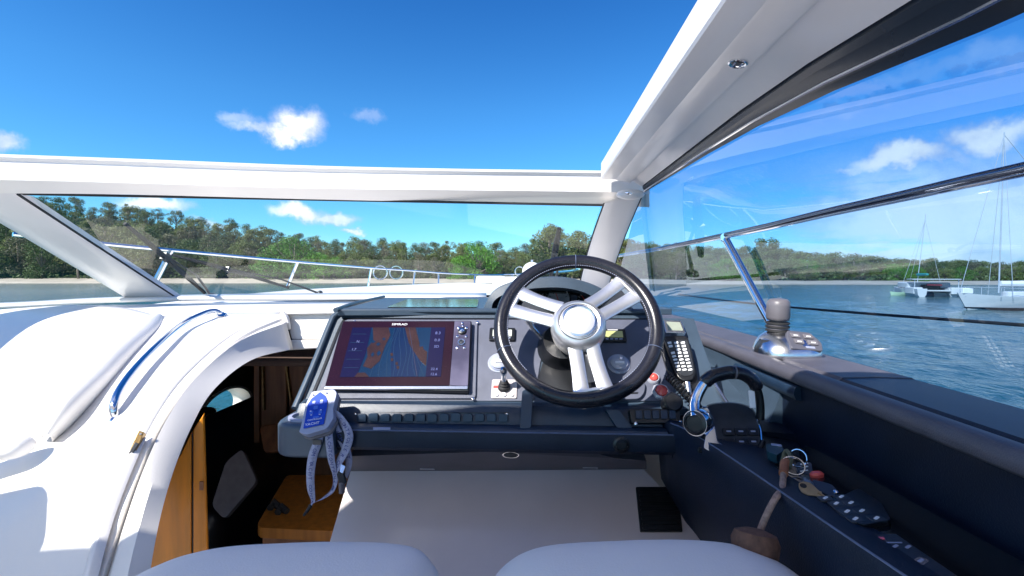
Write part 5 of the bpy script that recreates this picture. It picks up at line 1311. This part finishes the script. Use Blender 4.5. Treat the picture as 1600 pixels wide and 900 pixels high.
def build_seats():
    for poly, lab in (([(120, 1010), (135, 925), (175, 893), (235, 868), (310, 855), (420, 850), (520, 849), (600, 852), (645, 862), (668, 885), (684, 915), (700, 1010)], 'left white leather helm seat back, rounded, in shade along the bottom of the view'),
                      ([(745, 1010), (756, 920), (775, 888), (808, 866), (860, 853), (960, 847), (1060, 845), (1140, 847), (1200, 855), (1245, 872), (1285, 900), (1320, 930), (1360, 1010)], 'right white leather helm seat back, rounded, beside the navy side console')):
        P = [Y(x, y, .54) - Vector((0, 0, .023)) for x, y in poly]; P = cr(P, 4); c = sum(P, Vector()) / len(P); c.z = min(p.z for p in P)
        rows = []
        for dy, s in ((-.075, .80), (-.078, .88), (-.070, .94), (-.05, .98), (-.02, 1.0), (.02, 1.0), (.05, .975), (.068, .93), (.075, .86), (.07, .78)):
            rr = []
            for p in P:
                v = p - c; q = c + v * s if s < 1 else p.copy(); off = (1 - s) * .17
                q = Vector((p.x - math.copysign(min(abs(v.x), off), v.x) if abs(v.x) > .02 else p.x, p.y + dy, p.z - off)); rr.append(q)
            rr.append(Vector((rr[-1].x, rr[-1].y, 1.5))); rr.insert(0, Vector((rr[0].x, rr[0].y, 1.5))); rows.append(rr)
        s = thing('helm_chair', lab, 'seat', Vector((c.x, c.y, 1.5)), 'helm seats')
        G().loft(rows, True, True).build('backrest', 'seat', s, ang=180, sub=1)
        G().tube([p + Vector((0, -.010, .0)) for p in rows[7][2:-2]], .0014, 6).build('piping', 'gelin', s)
        G().box((c.x, .36, 1.62), (.17, .14, .05)).build('cushion', 'seat', s, bev=.04, seg=4)


build_console(); build_plotter(); gaugeset(); build_wheel(); build_side(); throttle(); joystick(); build_seats()

# ================================================================ SMALL LOOSE THINGS
def handset():
    t = thing('radio_handset', 'black VHF radio handset with white keys hanging right of the steering wheel', 'radio handset', PAN.p(1068, 560, .03))
    H = Plane(PAN.p(1066, 555, .034), (-.10, -.78, .62), (-.16, .6, .78))
    pslab([(1030, 530), (1080, 530), (1090, 570), (1094, 596), (1086, 606), (1066, 607), (1054, 598), (1042, 570)], -.030, -.012, 'back_shell', 'black', t, P=H, r=6, bev=.003)
    pslab([(1036, 526), (1074, 526), (1081, 550), (1087, 583), (1082, 595), (1068, 597), (1058, 590), (1048, 562)], -.012, .004, 'body', 'black', t, P=H, r=5, bev=.003)
    pslab([(1038, 534), (1074, 533), (1084, 580), (1080, 588), (1068, 590), (1060, 584)], .004, .0055, 'key_field', 'smokec', t, P=H, r=4)
    n = 0
    for row in range(9):
        v = row / 8; y = 538 + v * 42
        for k in range(3):
            if row in (2,) and k == 0: continue
            x = 1045.5 + v * 14.5 + k * (10.4 - v * 1.6); g = G(); M = H.m(x, y - .5 * k * 0, .0055); g.prism(rrect(.0085, .0042 if row > 3 else .0052, .001, 2), 0, .0022, M); g.build('key', 'white' if (row, k) != (3, 2) else 'white', t, ang=0)
    o = G().tube([H.p(1074, 596, -.006), H.p(1076, 606, -.008), H.p(1078, 614, -.010)], [.008, .007, .0055], 12).build('cable_gland', 'brush', t)
    G().tube([H.p(1077, 612, -.01), H.p(1082, 622, -.02), H.p(1084, 636, -.03)], .0032, 8).build('cable', 'black', t)
    d = thing('radio_display', 'small grey radio display in a silver frame above the handset', 'display', PAN.p(1050, 515, .01))
    pslab([(1034, 506), (1062, 507), (1070, 527), (1038, 526)], .004, .016, 'case', 'brush', d, r=3, bev=.002)
    pslab([(1039, 509), (1060, 510), (1065, 523), (1042, 522.5)], .016, .0165, 'lcd', 'lcdg', d, r=1)
    # coiled cord
    pts = []; A = cr([PAN.p(1040, 600, .03), PAN.p(1050, 612, .035), PAN.p(1062, 628, .04), PAN.p(1076, 645, .045), PAN.p(1088, 652, .03)], 60)
    for i, p in enumerate(A):
        tdir = (A[min(i + 1, len(A) - 1)] - A[max(i - 1, 0)]).normalized(); u = tdir.orthogonal().normalized(); u = (Vector((0, -1, .3)) - tdir * Vector((0, -1, .3)).dot(tdir)).normalized(); v = tdir.cross(u)
        a = i * .36; pts.append(p + (u * math.cos(a) + v * math.sin(a)) * .0075)
    o = G().tube(pts, .0019, 6).build('coiled_cord', 'black', loc=PAN.p(1050, 612)); tag(o, 'black coiled radio cord hanging below the handset beside the red button', 'cord')


def remote():
    c = Y(497, 645, .93); n = Vector((-.05, -.80, .62)); xd = Vector((1, .03, -.05)); M = frm(c, n, xd) @ Matrix.Rotation(R(-9), 4, 'Z')
    t = thing('remote_control', 'grey wireless remote with a blue arrow shaped keypad resting on the console corner', 'remote control', c)
    P = Plane(c, n, (-.0, .62, .8)); px = lambda q, h: P.p(q[0], q[1], h)
    body = [(487, 611), (521, 607), (526, 613), (520, 640), (521, 652), (512, 667), (508, 670), (478, 679), (466, 675), (469, 667), (478, 628)]
    pslab(body, -.018, -.0015, 'body', 'ltgrey', t, P=P, r=3, bev=.0015)
    pslab([(p[0] + 1, p[1] + 3) for p in body], -.026, -.0185, 'back_shell', 'greyc', t, P=P, r=3, bev=.003)
    arrow = [(500.5, 612.5), (508, 618), (511.5, 626), (511.5, 634), (506, 663), (474, 670), (476, 660), (481, 632), (487, 623)]
    pslab(arrow, .0, .0008, 'keypad', 'blue', t, P=P, r=1.5)
    for q in ((489.5, 617), (510.5, 614)): G().prism(rrect(.004, .002, .0008, 2), 0, .0006, P.m(*q, 0, .2)).build('vent_hole', 'ink', t, ang=0)
    for x, y, w, h in ((491, 629, .006, .006), (503, 628, .006, .008), (487, 645, .007, .007), (501, 644, .007, .007), (494, 637, .009, .007), (494, 652, .012, .003)):
        G().prism(rrect(w, h, .0015, 2), .0008, .0018, P.m(x, y, 0, .1)).build('key', mat('remote_key', (.03, .12, .60), .35, nz=40), t, ang=0)
    for x, y in ((490, 629), (503, 626), (486, 643), (502, 641), (487, 649), (500, 648)): G().prism(rrect(.0035, .0012, .0003, 1), .0019, .0021, P.m(x, y, 0, .1)).build('key_symbol', 'white', t, ang=0)
    text(G, 'lettering', 'YACHT', .0075, P.m(488, 662.5, .001, .17), 'white', t, sx=1.15)
    text(G, 'lettering', 'CONTROLLER', .0045, P.m(492, 655.5, .001, .17), 'white', t)
    # lanyard
    l = thing('lanyard', 'pale lanyard printed with blue letters hanging from the remote control', 'lanyard', Y(500, 670, .93))
    def ribbon(pts, w, twist, txt, t0, size=.0105, name='strap'):
        P3 = cr([Y(*p) for p in pts], 8); tw = cr([Vector((a, 0, 0)) for a in twist], 8); L_ = []; R_ = []; fr = []
        for i, p in enumerate(P3):
            d = (P3[min(i + 1, len(P3) - 1)] - P3[max(i - 1, 0)]).normalized(); s = Vector((1, 0, 0)); s = (s - d * s.dot(d)).normalized(); nn = d.cross(s)
            if nn.y > 0: nn = -nn
            a = tw[min(i, len(tw) - 1)].x; s2 = s * math.cos(a) + nn * math.sin(a); n2 = nn * math.cos(a) - s * math.sin(a)
            L_.append(p - s2 * w / 2); R_.append(p + s2 * w / 2); fr.append((p, d, s2, n2))
        G().loft([L_, [f[0] + f[3] * .0006 for f in fr], R_]).build(name, 'lany', l, ang=180, solid=.0006, off=0)
        # letters one by one along the strap
        if txt:
            acc = t0; cum = [0]
            for i in range(1, len(P3)): cum.append(cum[-1] + (P3[i] - P3[i - 1]).length)
            for ch in txt:
                if acc > cum[-1]: break
                i = int(np.searchsorted(cum, acc)); i = min(i, len(fr) - 1); p, d, s2, n2 = fr[i]
                if ch != ' ':
                    Mx = Matrix((d, -s2 if (d.cross(-s2)).dot(n2) > 0 else s2, n2)).transposed().to_4x4(); Mx.translation = p + n2 * .0018
                    text(G, 'letter', ch, size, Mx, 'ink', l, th=.0002)
                acc += size * .80
    ribbon([(500, 676, .93), (497, 690, .925), (489, 712, .925), (485, 740, .925), (486, 765, .925), (489, 782, .925), (486, 790, .92)], .0175, [0, .1, -.2, .1, .2, .7, 1.0], 'R.COM YACHT CONTROL', .006)
    ribbon([(513, 674, .93), (515, 695, .925), (518, 720, .93), (524, 745, .935), (520, 765, .935), (505, 778, .93), (492, 785, .925)], .016, [.1, .0, .2, .5, .9, 1.1, 1.2], 'YACHTCONTROLLER', .004)
    ribbon([(522, 645, .945), (533, 655, .94), (545, 678, .935), (541, 700, .935), (530, 722, .93), (527, 735, .93)], .018, [.9, .5, .1, .2, .5, 1.1], 'CONTROLLER.COM', .02)
    ribbon([(520, 655, .95), (526, 672, .945), (538, 695, .945), (545, 720, .945), (541, 745, .945)], .016, [.6, .1, -.2, .2, .9], 'YACHTCONT', .015)
    o = G().prism(rrect(.018, .010, .002), -.002, .002, frm(Y(496, 691, .918), (0, -1, 0)) ).build('crimp', 'smokec', l, bev=.001)
    g = G(); g.prism(rrect(.014, .024, .003), -.004, .004, frm(Y(534, 747, .925), (.1, -1, 0)) @ Matrix.Rotation(.25, 4, 'Z')); g.build('buckle', 'smokec', l, bev=.002)
    g = G(); g.prism(rpoly([(-.006, .009), (.007, .003), (.004, -.010), (-.004, -.006)], .001), -.001, .001, frm(Y(535, 732, .918), (-.35, -.7, .6))); g.build('clip', 'brush', l)
    G().tube([Y(486, 789, .92), Y(481, 797, .915), Y(474, 806, .91)], [.004, .0035, .002], 8).build('cord_end', 'rub', l)
    G().lathe([(.006, -.01), (.006, .01), (.004, .012)], 12, frm(Y(534, 762, .925), (0, 0, 1))).build('swivel', 'knob', l)


def keys():
    TP = Plane(W(.40, .6, -.2955), (-.09, 0, 1), (0, 1, 0)); k = thing('key_bunch', 'brass key on a steel split ring lying on the side console', 'keys', TP.p(1255, 760, .01))
    g = G(); c = TP.m(1241, 752, .024); c = frm(TP.p(1241, 752, .022), (-.2, -.6, .8)); g.ring(.0145, .0011, c, 36, 6); g.ring(.0145, .0011, c @ Matrix.Translation((0, 0, .002)), 36, 6); g.build('split_ring', 'chrome', k)
    g = G(); c = frm(TP.p(1249, 743, .026), (-.7, -.5, .3)); g.ring(.0125, .001, c, 36, 6); g.build('split_ring', 'chrome', k)
    A = Plane(TP.p(1275, 768, .026), (-.15, -.35, .92), (.0, 1, .4))
    bow = [(1248, 756), (1255, 753), (1266, 755), (1274, 762), (1280, 768), (1284, 769), (1284, 772), (1304, 785), (1302, 788), (1296, 786), (1293, 787), (1279, 776), (1275, 775), (1262, 774), (1252, 769), (1248, 762)]
    g = G(); A.slab(g, rpoly(bow, 1.2, 2), -.001, .0012); g.build('key_blade', 'gold', k, bev=.0004)
    G().lathe([(.0042, 0), (.0041, .0004)], 16, A.m(1255, 760, .0013)).build('key_hole', 'black', k)
    g = G(); A.slab(g, [(1278, 770.5), (1302, 786), (1301, 787), (1277, 772)], .0012, .0016); g.build('blade_groove', 'brass', k)
    f = thing('key_fob', 'teal and black key fob tag lying by the throttle base', 'key fob', TP.p(1215, 722, .01))
    g = G(); TP.slab(g, rpoly([(1198, 714), (1220, 716), (1228, 724), (1216, 733), (1200, 727)], 3), .008, .022); g.build('fob_body', 'teal', f, bev=.003)
    g = G(); TP.slab(g, rpoly([(1206, 714), (1222, 716), (1224, 719), (1207, 717)], 1), .022, .0228); g.build('fob_print', 'ltgrey', f)
    f = thing('black_key_head', 'black plastic headed key with white markings beside the brass key', 'key', TP.p(1256, 732, .02))
    Q = Plane(TP.p(1256, 732, .03), (-.3, -.5, .8), (0, 1, .3))
    g = G(); Q.slab(g, rpoly([(1243, 722), (1268, 722), (1270, 738), (1258, 746), (1246, 738)], 4), -.006, 0); g.build('key_head', 'navyp', f, bev=.002)
    for y in (725, 730, 736): g = G(); Q.slab(g, [(1250, y), (1262, y - 2), (1263, y - .6), (1251, y + 1.4)], 0, .0006); g.build('marking', 'white', f)
    f = thing('car_key', 'dark oval key with a small shiny button at the tip of the brass key', 'key', TP.p(1295, 768, .02))
    g = G(); Q2 = Plane(TP.p(1290, 765, .016), (-.2, -.3, .9), (0, 1, .3)); Q2.slab(g, rpoly([(1268, 752), (1300, 760), (1310, 772), (1300, 780), (1276, 768)], 6), -.008, .004); g.build('shell', 'navyp', f, bev=.003)
    G().lathe([(.0035, 0), (.003, .002), (.001, .003)], 12, Q2.m(1306, 773, .004)).build('stud', 'chrome', f)
    f = G(); f.lathe([(.0065, 0), (.0068, .004), (.0045, .007), (.001, .0075)], 20, TP.m(1277, 751, .006), 1.5, .9); o = f.build('red_button', 'red', loc=TP.p(1277, 751)); tag(o, 'small red rounded cap behind the key ring on the side console', 'button')
    # rope with cork float
    r = thing('float_lanyard', 'pinkish rope from the key ring running over the console edge to a brown cork float', 'rope', TP.p(1225, 760, .02))
    pts = cr([TP.p(1237, 748, .02), TP.p(1228, 750, .025), Y(1222, 762, .66), Y(1212, 778, .635), Y(1200, 800, .625), Y(1189, 826, .62), Y(1186, 842, .62)], 8)
    G().tube(pts, .0042, 10).build('rope_strand', 'rope', r)
    G().tube([pts[5], pts[8], pts[12]], .0062, 10).build('rope_whipping', mat('orange_tape', (.35, .12, .05), .6, nz=60, amt=.4), r)
    G().tube(cr([TP.p(1222, 740, .012), TP.p(1230, 736, .03), TP.p(1238, 744, .03), TP.p(1234, 753, .02)], 5), .0035, 8).build('rope_loop', mat('olive_cord', (.10, .10, .06), .8, nz=90), r)
    M = frm(Y(1180, 846, .60), (.15, .3, 1)); G().lathe([(.0005, -.028), (.018, -.026), (.026, -.015), (.028, .0), (.024, .010), (.012, .014), (.0005, .0145)], 28, M).build('cork_float', 'cork', r)


handset(); remote(); keys()
